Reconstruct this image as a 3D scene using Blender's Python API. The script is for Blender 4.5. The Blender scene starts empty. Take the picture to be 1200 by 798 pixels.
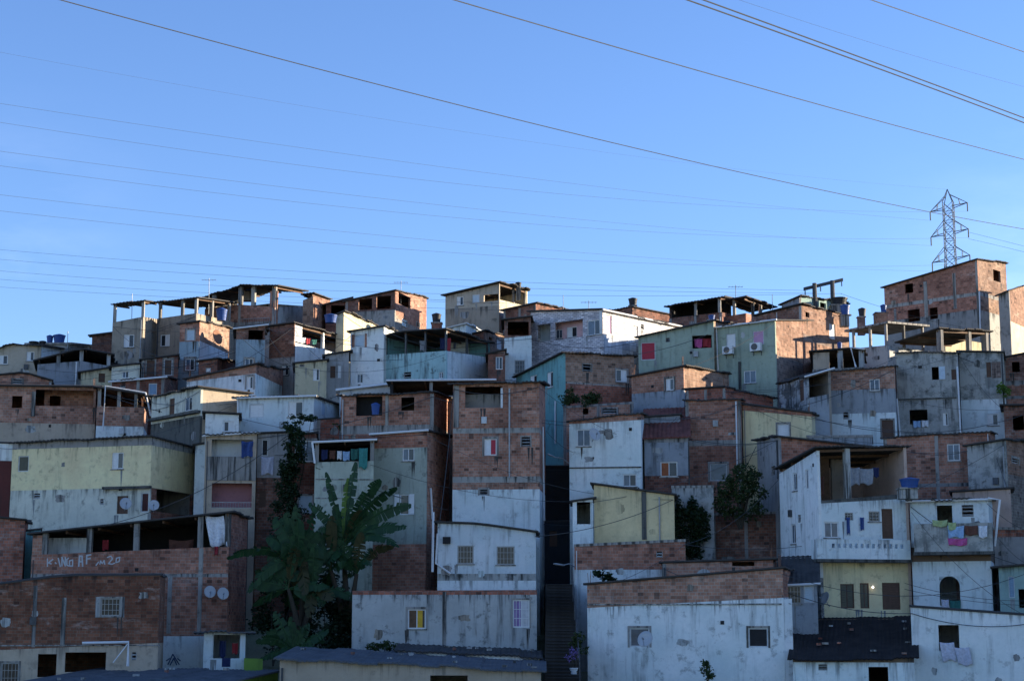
import bpy, math, random
from mathutils import Vector
random.seed(7)
C = bpy.context.scene.collection
F = 2000.0; CX, CY = 600.0, 399.0; PIT = math.atan(335/2000)
SP, CP = math.sin(PIT), math.cos(PIT)
Z = Vector((0,0,1))

# ---------------------------------------------------------------- camera geometry: a photo point -> a ray
def ray(u, v):
    a = (u-CX)/F; b = (CY-v)/F
    return Vector((a, CP-b*SP, SP+b*CP))
def P(u, v, D):
    r = ray(u, v); return r*(D/r.y)
def ground_z(x, y):
    if y < -15: z = -8.5+min(18, (-15-y)*.3)  # unseen rise behind the camera, added to cut low sky light
    elif y < 70: z = -8.5
    elif y < 80: z = -8.5 + 3.06*(y-70)/10
    elif y < 128: z = (734-(870-(y-80)*8))*y/2000
    else:
        z0 = (734-(870-48*8))*128/2000
        z = z0 + (y-128)*0.13 if y < 330 else z0 + 202*0.13
    if y > 96 and x > 30: z += min(1, (y-96)/25)*min(9, (x-30)*0.16)
    if 70 < y < 128 and x > 41: z += min(22, (x-41)*1.3)*min(1, (y-70)/8)*(1 if y < 113 else max(.12, 1-(y-113)/8))  # unseen steep spur, added to keep the sun off the lower houses
    return z

# ---------------------------------------------------------------- materials
M = {}
def nt(name, rough=.9):
    m = bpy.data.materials.new(name); m.use_nodes = True
    t = m.node_tree; b = t.nodes['Principled BSDF']; b.inputs['Roughness'].default_value = rough
    b.inputs['Specular IOR Level'].default_value = .25
    M[name] = m
    return m, t, b
def N(t, kind, **kw):
    n = t.nodes.new(kind)
    for k, v in kw.items():
        if hasattr(n, k): setattr(n, k, v)
        else: n.inputs[k.replace('_', ' ')].default_value = v
    return n
def mix(t, fac, a, b, blend='MIX'):
    n = t.nodes.new('ShaderNodeMix'); n.data_type = 'RGBA'; n.blend_type = blend
    for i, v in ((0, fac), (6, a), (7, b)):
        if isinstance(v, bpy.types.NodeSocket): t.links.new(v, n.inputs[i])
        elif i == 0: n.inputs[0].default_value = v
        elif max(v[:3]) > 1: n.inputs[i].default_value = (*v[:3], 1)
        else: n.inputs[i].default_value = (*v[:3], 1)
    return n.outputs[2]
def mth(t, op, a, b=None):
    n = t.nodes.new('ShaderNodeMath'); n.operation = op
    for i, v in ((0, a), (1, b)):
        if v is None: continue
        if isinstance(v, bpy.types.NodeSocket): t.links.new(v, n.inputs[i])
        else: n.inputs[i].default_value = v
    return n.outputs[0]
def ramp(t, fac, lo, hi, a=0., b=1.):
    n = t.nodes.new('ShaderNodeMapRange'); t.links.new(fac, n.inputs[0])
    n.inputs[1].default_value = lo; n.inputs[2].default_value = hi
    n.inputs[3].default_value = a; n.inputs[4].default_value = b
    return n.outputs[0]
def noise(t, vec, scale, detail=4, rough=.55):
    n = t.nodes.new('ShaderNodeTexNoise'); n.inputs['Scale'].default_value = scale
    n.inputs['Detail'].default_value = detail; n.inputs['Roughness'].default_value = rough
    t.links.new(vec, n.inputs['Vector']); return n.outputs['Fac']
def vscale(t, vec, s, off=None):
    n = t.nodes.new('ShaderNodeVectorMath'); n.operation = 'MULTIPLY'
    t.links.new(vec, n.inputs[0]); n.inputs[1].default_value = s
    return n.outputs[0]
def uvr(t):
    "UV in metres plus an offset of its own for every object, and that object's random number"
    tc = t.nodes.new('ShaderNodeTexCoord'); oi = t.nodes.new('ShaderNodeObjectInfo')
    m = mth(t, 'MULTIPLY', oi.outputs['Random'], 61.)
    n = t.nodes.new('ShaderNodeVectorMath'); n.operation = 'ADD'
    t.links.new(tc.outputs['UV'], n.inputs[0]); t.links.new(m, n.inputs[1])
    return tc.outputs['UV'], n.outputs[0], oi.outputs['Random']
def bump(t, b, h, strength=.4, dist=.02):
    n = t.nodes.new('ShaderNodeBump'); n.inputs['Strength'].default_value = strength
    n.inputs['Distance'].default_value = dist
    t.links.new(h, n.inputs['Height']); t.links.new(n.outputs[0], b.inputs['Normal'])
def weather(t, vec, col, rnd, mould, bare, bare_col=(.27,.25,.225)):
    big = noise(t, vec, .45, 5, .6)
    c = mix(t, ramp(t, big, .3, .7), [x*.8 for x in col], [min(.85, x*1.08) for x in col])
    c = mix(t, 1., c, mix(t, rnd, (.86,.86,.88), (1.06,1.05,1.02)), 'MULTIPLY')
    c = mix(t, ramp(t, noise(t, vec, 5, 6, .7), .45, .75, 0, .35), c, [x*.62 for x in col])
    if bare:
        k = noise(t, vec, .8, 10, .72)
        lo = .72-.28*bare
        c = mix(t, ramp(t, k, lo, lo+.07, 0, .8), c, bare_col)
    st = noise(t, vscale(t, vec, (2.6,.22,1)), 1., 6, .65)
    msk = noise(t, vec, .5, 3)
    f = mth(t, 'MULTIPLY', ramp(t, st, .5, .68), ramp(t, msk, .42, .58))
    f = mth(t, 'MULTIPLY', f, mould)
    c = mix(t, f, c, (.035,.036,.034))
    ft = t.nodes.new('ShaderNodeUVMap'); ft.uv_map = 'FromTop'; sx = t.nodes.new('ShaderNodeSeparateXYZ'); t.links.new(ft.outputs[0], sx.inputs[0])
    n2 = noise(t, vscale(t, vec, (3.2,.16,1)), 1., 7, .7)
    k2 = mth(t, 'SUBTRACT', n2, mth(t, 'MULTIPLY', sx.outputs[0], .16))
    c = mix(t, mth(t, 'MULTIPLY', ramp(t, k2, .49, .61), min(.92, mould*1.3)), c, (.03,.031,.03))
    sp = mth(t, 'MULTIPLY', ramp(t, noise(t, vec, 1.7, 8, .72), .56, .66), mould*.8)
    c = mix(t, sp, c, (.05,.052,.048))
    return c
def plaster(name, col, mould=.45, bare=0., bare_col=(.27,.25,.225)):
    m, t, b = nt(name, .93); uv, vec, rnd = uvr(t)
    t.links.new(weather(t, vec, col, rnd, mould, bare, bare_col), b.inputs['Base Color'])
    bump(t, b, noise(t, vec, 9, 8, .7), .5, .03)
def brick(name, c1, c2, mortar=(.36,.3,.25), mould=.3, w=.27, h=.165, wear=1.):
    m, t, b = nt(name, .95); uv, vec, rnd = uvr(t)
    k = t.nodes.new('ShaderNodeTexBrick'); t.links.new(vec, k.inputs['Vector'])
    k.inputs['Scale'].default_value = 1; k.inputs['Brick Width'].default_value = w
    k.inputs['Row Height'].default_value = h; k.inputs['Mortar Size'].default_value = .016
    k.inputs['Mortar Smooth'].default_value = .3; k.inputs['Bias'].default_value = .1
    k.inputs['Color1'].default_value = (*c1, 1); k.inputs['Color2'].default_value = (*c2, 1)
    k.inputs['Mortar'].default_value = (*mortar, 1)
    c = mix(t, 1., k.outputs['Color'], mix(t, rnd, (.84,.84,.86), (1.1,1.06,1.0)), 'MULTIPLY')
    c = mix(t, ramp(t, noise(t, vec, .7, 6, .65), .35, .7, 0, .3+.7*wear), c, mix(t, 1., c, (.66,.62,.62), 'MULTIPLY'))
    c = mix(t, ramp(t, noise(t, vec, 2.2, 6, .7), .6, .74, 0, .75*wear), c, (.25,.235,.21))
    st = mth(t, 'MULTIPLY', ramp(t, noise(t, vscale(t, vec, (2.2,.3,1)), 1., 6, .65), .52, .7), mould)
    c = mix(t, st, c, (.045,.04,.036))
    ft = t.nodes.new('ShaderNodeUVMap'); ft.uv_map = 'FromTop'; sx = t.nodes.new('ShaderNodeSeparateXYZ'); t.links.new(ft.outputs[0], sx.inputs[0])
    n2 = noise(t, vscale(t, vec, (2.2,.3,1)), 1., 7, .7)
    k2 = mth(t, 'SUBTRACT', n2, mth(t, 'MULTIPLY', sx.outputs[0], .3))
    c = mix(t, mth(t, 'MULTIPLY', ramp(t, k2, .48, .6), min(.9, mould*1.5)), c, (.04,.036,.033))
    v = t.nodes.new('ShaderNodeTexWhiteNoise'); sn = t.nodes.new('ShaderNodeVectorMath'); sn.operation = 'SNAP'
    t.links.new(vec, sn.inputs[0]); sn.inputs[1].default_value = (w, h, 1); t.links.new(sn.outputs[0], v.inputs['Vector'])
    c = mix(t, ramp(t, v.outputs['Value'], .95, .98, 0, .7*wear), c, (.06,.04,.034))
    c = mix(t, 1., c, mix(t, rnd, (1.08,.9,.82) if wear > .5 else (1,1,1), (.93,1.02,1.06) if wear > .5 else (1,1,1)), 'MULTIPLY')
    c = mix(t, ramp(t, noise(t, vec, .33, 7, .6), .52, .62, 0, .6*wear), c, mix(t, 1., c, (.62,.56,.55), 'MULTIPLY'))
    c = mix(t, ramp(t, noise(t, vscale(t, vec, (.5,1.4,1)), 1.1, 7, .7), .57, .7, 0, .55*wear), c, (.44,.36,.3))
    hv_ = t.nodes.new('ShaderNodeTexWhiteNoise'); n3 = t.nodes.new('ShaderNodeVectorMath'); n3.operation = 'ADD'; n3.inputs[1].default_value = (7.3, 2.1, 0)
    t.links.new(sn.outputs[0], n3.inputs[0]); t.links.new(n3.outputs[0], hv_.inputs['Vector'])
    c = mix(t, 1., c, mix(t, hv_.outputs['Value'], (.72,.7,.7), (1.2,1.16,1.14)), 'MULTIPLY')
    c = mix(t, 1., c, (1.17, 1.17, 1.2), 'MULTIPLY')
    t.links.new(c, b.inputs['Base Color'])
    bump(t, b, mth(t, 'ADD', k.outputs['Fac'], mth(t, 'MULTIPLY', noise(t, vec, 14, 5), -.6)), -.7, .02)
def plain(name, col, rough=.6, var=.15, metal=0., scale=4.):
    m, t, b = nt(name, rough); uv, vec, rnd = uvr(t)
    c = mix(t, ramp(t, noise(t, vec, scale, 5, .65), .3, .72), [x*(1-var) for x in col], [x*(1+var) for x in col])
    c = mix(t, ramp(t, noise(t, vec, 1.3, 6, .7), .52, .7, 0, .5*min(1, var*2)), c, [x*.45 for x in col])
    t.links.new(c, b.inputs['Base Color']); b.inputs['Metallic'].default_value = metal
    bump(t, b, noise(t, vec, 20, 4), .15, .01)

B1c, B2c = (.46,.25,.175), (.37,.19,.13)
brick('brick', B1c, B2c)
brick('brick_pale', (.36,.235,.165), (.3,.185,.125), (.31,.27,.23), .25)  # lighter brick; serves as the lit copy on sun-facing sides
brick('brick_dark', (.27,.125,.085), (.2,.092,.064), (.2,.17,.15), .5)
brick('brick_red', (.4,.16,.105), (.3,.12,.08), (.24,.2,.18), .3)
brick('brick_grey', (.24,.19,.165), (.2,.165,.145), (.27,.255,.23), .4)
brick('brick_moss', (.27,.14,.088), (.21,.105,.064), (.2,.17,.13), .5, .27, .15)
plaster('white', (.82,.89,.87), .42, .08)
plaster('whiteblue', (.76,.88,.88), .45, .22)
plaster('white_mould', (.8,.88,.88), .62, .26)
plaster('black_mould', (.45,.47,.47), 1., .9, (.05,.05,.05))
plaster('mould', (.13,.13,.12), 1., .4, (.05,.05,.048))
plaster('bluemould', (.33,.42,.47), .8, .5)
plaster('bluegrey', (.34,.37,.4), .6, .3)
plaster('alley_shade', (.04,.05,.06), .5, .2)  # blue grey plaster darkened to hold the deep shade of the alley
plaster('grey', (.4,.39,.38), .6, .2)
plaster('concrete', (.36,.345,.32), .7, .2, (.22,.21,.2))
plaster('concrete_mould', (.42,.42,.4), .9, .75, (.2,.21,.2))
plaster('concrete_pale', (.46,.47,.46), .8, .22)
plaster('beige', (.52,.45,.35), .45, .1)
plaster('tan', (.55,.45,.34), .4, .1)
plaster('cream', (.72,.64,.44), .35, .1)
plaster('peach', (.62,.46,.38), .3)
plaster('pink', (.8,.5,.5), .35)
plaster('rose', (.42,.2,.22), .3)
plaster('yellow', (.88,.71,.43), .45, .08)
plaster('yellow_bright', (.78,.64,.37), .3)
plaster('olive', (.62,.56,.38), .6, .15)
plaster('palegreen', (.68,.68,.58), .6, .15)
plaster('green', (.39,.46,.36), .4, .05)
plaster('greengrey', (.44,.48,.4), .6, .15)
plaster('teal', (.2,.43,.43), .6, .35, (.12,.26,.28))
plaster('turquoise', (.45,.68,.68), .9, .3)
plaster('brownwall', (.2,.14,.1), .6)
plaster('maroon', (.14,.045,.04), .4)
plaster('limegreen', (.2,.32,.06), .2)
plaster('greenblue', (.28,.4,.38), .5)
plaster('greybrown', (.36,.31,.25), .6, .2)
brick('stonecladding', (.72,.72,.73), (.5,.51,.54), (.24,.24,.26), .15, .34, .13, .1)
brick('tilewhite', (.72,.72,.7), (.66,.66,.65), (.33,.33,.33), .05, .42, .42, .05)
brick('tileblue', (.5,.57,.66), (.3,.36,.45), (.16,.2,.26), .1, .42, .42, .1)
for k_ in ('tilewhite', 'tileblue'):
    [n for n in M[k_].node_tree.nodes if n.type == 'TEX_BRICK'][0].offset = 0
plain('fibre_roof', (.06,.056,.054), .9, .35, 0, 1.2)
plain('fibre_roof_pale', (.1,.105,.115), .85, .3, 0, 1.2)
plain('roof_white', (.6,.61,.6), .7, .2, 0, 1.2)
plain('tile_roof', (.022,.018,.018), .9, .5, 0, 1.5)
plain('red_roof', (.17,.06,.045), .9, .4, 0, 1.5)
plain('white_paint', (.72,.73,.73), .5, .1)
plain('white_dirty', (.55,.57,.58), .6, .2)
plain('pvc', (.7,.71,.72), .4, .08)
plain('pipe_dark', (.06,.065,.07), .6)
plain('wood', (.13,.075,.045), .8, .3)
plain('wood_red', (.33,.1,.04), .6, .3)
plain('steel', (.09,.095,.1), .55, .2, .6)
plain('galvanised', (.3,.31,.32), .5, .2, .7)
plain('tank_blue', (.03,.08,.26), .45, .12)
plain('tank_black', (.025,.027,.032), .55, .2)
plain('shutter_red', (.45,.045,.07), .6, .12)
plain('shutter_blue', (.22,.33,.45), .6, .15)
plain('shutter_pale', (.5,.6,.68), .6, .12)
plain('shutter_pink', (.55,.3,.45), .6, .15)
plain('shutter_brown', (.12,.07,.05), .7, .2)
plain('shutter_olive', (.12,.115,.085), .7, .2)
plain('dark_inside', (.03,.03,.032), .95, .2)  # near-black paint gives terraces and openings their shade; vents use it too
plain('fan_grille', (.12,.12,.12), .5)
plain('dish', (.44,.45,.46), .45, .1)
plain('dish_rust', (.25,.12,.07), .8, .3)
plain('curtain_yellow', (.6,.36,.04), .9, .2)
plain('curtain_purple', (.3,.2,.4), .9, .2)
plain('curtain_white', (.6,.6,.62), .9, .15)
plain('graffiti_white', (.5,.5,.5), .8, .1)
plain('graffiti_blue', (.06,.1,.2), .8, .1)
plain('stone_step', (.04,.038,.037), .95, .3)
plain('drip', (.26,.27,.265), .95, .3)
plain('drip_dark', (.07,.065,.06), .95, .3)
plain('pylon_grey', (.13,.135,.14), .75)
plain('rubber', (.02,.02,.022), .9)
for nm, col in dict(blue=(.05,.09,.25), navy=(.025,.035,.1), red=(.33,.04,.05), pink=(.5,.1,.27), green=(.04,.15,.13), teal=(.05,.22,.2),
                    white=(.68,.7,.74), grey=(.3,.32,.36), pale_blue=(.3,.45,.65), orange=(.36,.13,.05), lime=(.38,.45,.22), brown=(.13,.06,.045), patterned=(.5,.5,.58)).items():
    plain('cloth_'+nm, col, .95, .22, 0, 9.)
def glass(name, col):
    m, t, b = nt(name, .12); uv, vec, rnd = uvr(t)
    c = mix(t, ramp(t, noise(t, vec, 2, 3), .3, .7), col, [x*.5 for x in col])
    t.links.new(c, b.inputs['Base Color']); b.inputs['Specular IOR Level'].default_value = .5
glass('glass', (.035,.042,.05)); glass('glass_blue', (.1,.14,.19))
def leafmat(name, a, b_, trans=.25):
    m, t, b = nt(name, .55); uv, vec, rnd = uvr(t)
    g = t.nodes.new('ShaderNodeNewGeometry')
    c = mix(t, g.outputs['Random Per Island'], a, b_)
    c = mix(t, ramp(t, noise(t, vec, 3, 4), .4, .7, 0, .5), c, [x*.5 for x in a])
    t.links.new(c, b.inputs['Base Color'])
    tr = t.nodes.new('ShaderNodeBsdfTranslucent'); t.links.new(c, tr.inputs[0])
    ms = t.nodes.new('ShaderNodeMixShader'); ms.inputs[0].default_value = trans
    t.links.new(b.outputs[0], ms.inputs[1]); t.links.new(tr.outputs[0], ms.inputs[2])
    t.links.new(ms.outputs[0], t.nodes['Material Output'].inputs[0])
leafmat('leaf_banana', (.015,.05,.02), (.034,.088,.03))
leafmat('leaf_pale', (.1,.18,.035), (.13,.22,.04))
leafmat('leaf_dark', (.012,.03,.013), (.025,.05,.018))
leafmat('leaf_mid', (.03,.055,.018), (.055,.08,.025))
leafmat('leaf_dry', (.05,.05,.02), (.075,.07,.025))
leafmat('flower_purple', (.2,.12,.4), (.35,.25,.55))
m, t, b = nt('stem_bark', .9); b.inputs['Base Color'].default_value = (.05,.042,.03,1)
m, t, b = nt('earth', .95)
tc = t.nodes.new('ShaderNodeTexCoord')
k = noise(t, tc.outputs['Object'], .35, 8, .65)
c = mix(t, ramp(t, k, .42, .58), (.36,.37,.25), (.22,.26,.15))
t.links.new(c, b.inputs['Base Color']); bump(t, b, noise(t, tc.outputs['Object'], 3, 8, .7), .8, .2)
m, t, b = nt('lamp_glow', .5); b.inputs['Emission Color'].default_value = (1,.93,.8,1); b.inputs['Emission Strength'].default_value = 2.5
b.inputs['Base Color'].default_value = (.8,.8,.8,1)

# ---------------------------------------------------------------- mesh helper
class MB:
    def __init__(s): s.v = []; s.f = []; s.uv = []; s.t = {}
    def quad(s, pts, uvs=None):
        i = len(s.v); s.v += [Vector(p) for p in pts]; s.f.append(list(range(i, i+len(pts))))
        s.uv += list(uvs) if uvs else [(p[0]+p[1], p[2]) for p in pts]
    def box(s, o, ax, ay, az):
        "a box from corner o with the three edge vectors"
        o, ax, ay, az = Vector(o), Vector(ax), Vector(ay), Vector(az)
        if ax.cross(ay).dot(az) < 0: ax, ay = ay, ax
        la, lb, lc = ax.length, ay.length, az.length
        i = len(s.v)
        s.v += [o, o+ax, o+ax+ay, o+ay, o+az, o+ax+az, o+ax+ay+az, o+ay+az]
        for q, us in (((0,3,2,1), ((0,0),(0,lb),(la,lb),(la,0))), ((4,5,6,7), ((0,0),(la,0),(la,lb),(0,lb))),
                      ((0,1,5,4), ((0,0),(la,0),(la,lc),(0,lc))), ((1,2,6,5), ((0,0),(lb,0),(lb,lc),(0,lc))),
                      ((2,3,7,6), ((0,0),(la,0),(la,lc),(0,lc))), ((3,0,4,7), ((0,0),(lb,0),(lb,lc),(0,lc)))):
            s.f.append([i+j for j in q]); s.uv += us
    def cbox(s, c, sx, sy, sz, rz=0):
        a = Vector((math.cos(rz), math.sin(rz), 0)); b = Vector((-math.sin(rz), math.cos(rz), 0))
        s.box(Vector(c)-a*sx/2-b*sy/2-Z*sz/2, a*sx, b*sy, Z*sz)
    def tube(s, pts, r, n=8, caps=True):
        pts = [Vector(p) for p in pts]; rr = r if isinstance(r, (list, tuple)) else [r]*len(pts)
        base = len(s.v); d = 0
        for k, p in enumerate(pts):
            t = (pts[min(k+1, len(pts)-1)]-pts[max(k-1, 0)]).normalized()
            a = t.cross(Z if abs(t.z) < .9 else Vector((1,0,0))).normalized(); b = t.cross(a)
            for j in range(n):
                w = 2*math.pi*j/n; s.v.append(p+(a*math.cos(w)+b*math.sin(w))*rr[k])
        for k in range(len(pts)-1):
            L = (pts[k+1]-pts[k]).length
            for j in range(n):
                q = [base+k*n+j, base+k*n+(j+1)%n, base+(k+1)*n+(j+1)%n, base+(k+1)*n+j]
                s.f.append(q[::-1]); c0, c1 = j*.1, j*.1+.1
                s.uv += [(c0,d+L),(c1,d+L),(c1,d),(c0,d)]
            d += L
        if caps:
            s.f.append([base+j for j in range(n)]); s.uv += [(0,0)]*n
            s.f.append([base+(len(pts)-1)*n+j for j in range(n)][::-1]); s.uv += [(0,0)]*n
    def lathe(s, c, prof, n=20):
        "prof: (radius, z) pairs round a vertical axis at c"
        base = len(s.v); c = Vector(c)
        for r, z in prof:
            for j in range(n):
                w = 2*math.pi*j/n; s.v.append(c+Vector((r*math.cos(w), r*math.sin(w), z)))
        for k in range(len(prof)-1):
            for j in range(n):
                s.f.append([base+k*n+j, base+k*n+(j+1)%n, base+(k+1)*n+(j+1)%n, base+(k+1)*n+j])
                s.uv += [(j*.1, prof[k][1]), (j*.1+.1, prof[k][1]), (j*.1+.1, prof[k+1][1]), (j*.1, prof[k+1][1])]
        s.f.append([base+j for j in range(n)][::-1]); s.uv += [(0,0)]*n
        s.f.append([base+(len(prof)-1)*n+j for j in range(n)]); s.uv += [(0,0)]*n
    def build(s, name, mat, parent=None, origin=None, smooth=False):
        o0 = Vector(origin) if origin is not None else (wloc(parent) if parent else Vector((0,0,0)))
        me = bpy.data.meshes.new(name)
        me.from_pydata([v-o0 for v in s.v], [], s.f)
        lay = me.uv_layers.new(name='UVMap')
        for i, q in enumerate(s.uv): lay.data[i].uv = q
        if s.t:
            l2 = me.uv_layers.new(name='FromTop')
            for i in range(len(s.uv)): l2.data[i].uv = (s.t.get(i, 9.), 0)
        me.materials.append(M[mat]) if isinstance(mat, str) else [me.materials.append(M[x]) for x in mat]
        if smooth:
            for p in me.polygons: p.use_smooth = True
        o = bpy.data.objects.new(name, me); C.objects.link(o)
        if parent: o.parent = parent; o.location = o0-wloc(parent)
        else: o.location = o0
        return o
def wloc(o):
    l = Vector(o.location)
    while o.parent: o = o.parent; l += Vector(o.location)
    return l
def tag(o, label=None, cat=None, group=None, kind=None):
    if label: o['label'] = label
    if cat: o['category'] = cat
    if group: o['group'] = group
    if kind: o['kind'] = kind
    return o
def empty(name, loc, label, cat, group=None):
    o = bpy.data.objects.new(name, None); C.objects.link(o); o.location = loc; o.empty_display_size = .3
    return tag(o, label, cat, group)

# ---------------------------------------------------------------- houses
class Face:
    def __init__(s, o, sd): s.o = Vector((o.x, o.y, 0)); s.sd = sd; s.n = sd.cross(Z)
    def at(s, sv, d, z): return s.o+s.sd*sv+s.n*d+Z*z
    def px(s, u, v):
        r = ray(u, v); p = r*(s.o.dot(s.n)/r.dot(s.n)); return (p-s.o).dot(s.sd), p.z
    def rect(s, u0, v0, u1, v1):
        um, vm = (u0+u1)/2, (v0+v1)/2
        return s.px(u0, vm)[0], s.px(u1, vm)[0], s.px(um, v1)[1], s.px(um, v0)[1]
def pl(pts):
    "piecewise linear function through (s, z) points, continued past both ends"
    pts = sorted(pts)
    def f(x):
        if len(pts) == 1: return pts[0][1]
        k = 0
        while k < len(pts)-2 and x > pts[k+1][0]: k += 1
        (a, za), (b, zb) = pts[k], pts[k+1]
        return za+(zb-za)*(x-a)/(b-a) if b != a else za
    return f
TH = .16
def wallmesh(mb, face, s0, s1, zb, zt, breaks=(), holes=(), d0=0., t=TH):
    hs = []
    for h in holes:
        a, b, c, e = max(h[0], s0+.06), min(h[1], s1-.06), h[2], h[3]
        if b-a > .05: hs.append((a, b, c, e))
    xs = sorted({s0, s1, *[x for x in breaks if s0+.02 < x < s1-.02], *[x for h in hs for x in h[:2]]})
    zs = sorted({x for h in hs for x in h[2:]})
    nr = len(zs)+1; nx = len(xs)
    def zz(i, j):
        lo, hi = zb(xs[i]), zt(xs[i])
        if hi < lo+.02: hi = lo+.02
        if j == 0: return lo
        if j == nr: return hi
        return min(max(zs[j-1], lo+.004*j), hi-.004*(nr-j))
    idx = {}
    def vv(i, j, side):
        k = (i, j, side)
        if k not in idx:
            idx[k] = len(mb.v); mb.v.append(face.at(xs[i], d0-(t if side else 0), zz(i, j)))
        return idx[k]
    def fill(i, j):
        if not (0 <= i < nx-1 and 0 <= j < nr): return False
        xm = (xs[i]+xs[i+1])/2
        zm = ((zs[j-1] if j > 0 else -1e9)+(zs[j] if j < nr-1 else (zs[j-1]+1e-3 if j > 0 else 0)))/2 if nr > 1 else 0
        if nr > 1 and (j == 0 or j == nr-1): return True
        return not any(h[0] < xm < h[1] and h[2] < zm < h[3] for h in hs)
    def q(ks, uvs):
        mb.f.append([vv(*k) for k in ks])
        for k, w_ in zip(ks, uvs): mb.t[len(mb.uv)] = zt(xs[k[0]])-w_[1]; mb.uv.append(w_)
    for i in range(nx-1):
        for j in range(nr):
            if not fill(i, j): continue
            a, b = xs[i], xs[i+1]
            z = [zz(i, j), zz(i+1, j), zz(i+1, j+1), zz(i, j+1)]
            q([(i,j,0),(i+1,j,0),(i+1,j+1,0),(i,j+1,0)], [(a,z[0]),(b,z[1]),(b,z[2]),(a,z[3])])
            q([(i,j,1),(i,j+1,1),(i+1,j+1,1),(i+1,j,1)], [(a,z[0]),(a,z[3]),(b,z[2]),(b,z[1])])
            if not fill(i-1, j): q([(i,j,0),(i,j+1,0),(i,j+1,1),(i,j,1)], [(a,z[0]),(a,z[3]),(a+t,z[3]),(a+t,z[0])])
            if not fill(i+1, j): q([(i+1,j,0),(i+1,j,1),(i+1,j+1,1),(i+1,j+1,0)], [(b,z[1]),(b+t,z[1]),(b+t,z[2]),(b,z[2])])
            if not fill(i, j-1): q([(i,j,0),(i,j,1),(i+1,j,1),(i+1,j,0)], [(a,z[0]),(a,z[0]-t),(b,z[1]-t),(b,z[1])])
            if not fill(i, j+1): q([(i,j+1,0),(i+1,j+1,0),(i+1,j+1,1),(i,j+1,1)], [(a,z[3]),(b,z[2]),(b,z[2]+t),(a,z[3]+t)])

def fbox(mb, face, s0, s1, z0, z1, d0, d1):
    mb.box(face.at(s0, d0, z0), face.sd*(s1-s0), face.n*(d1-d0), Z*(z1-z0))

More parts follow.
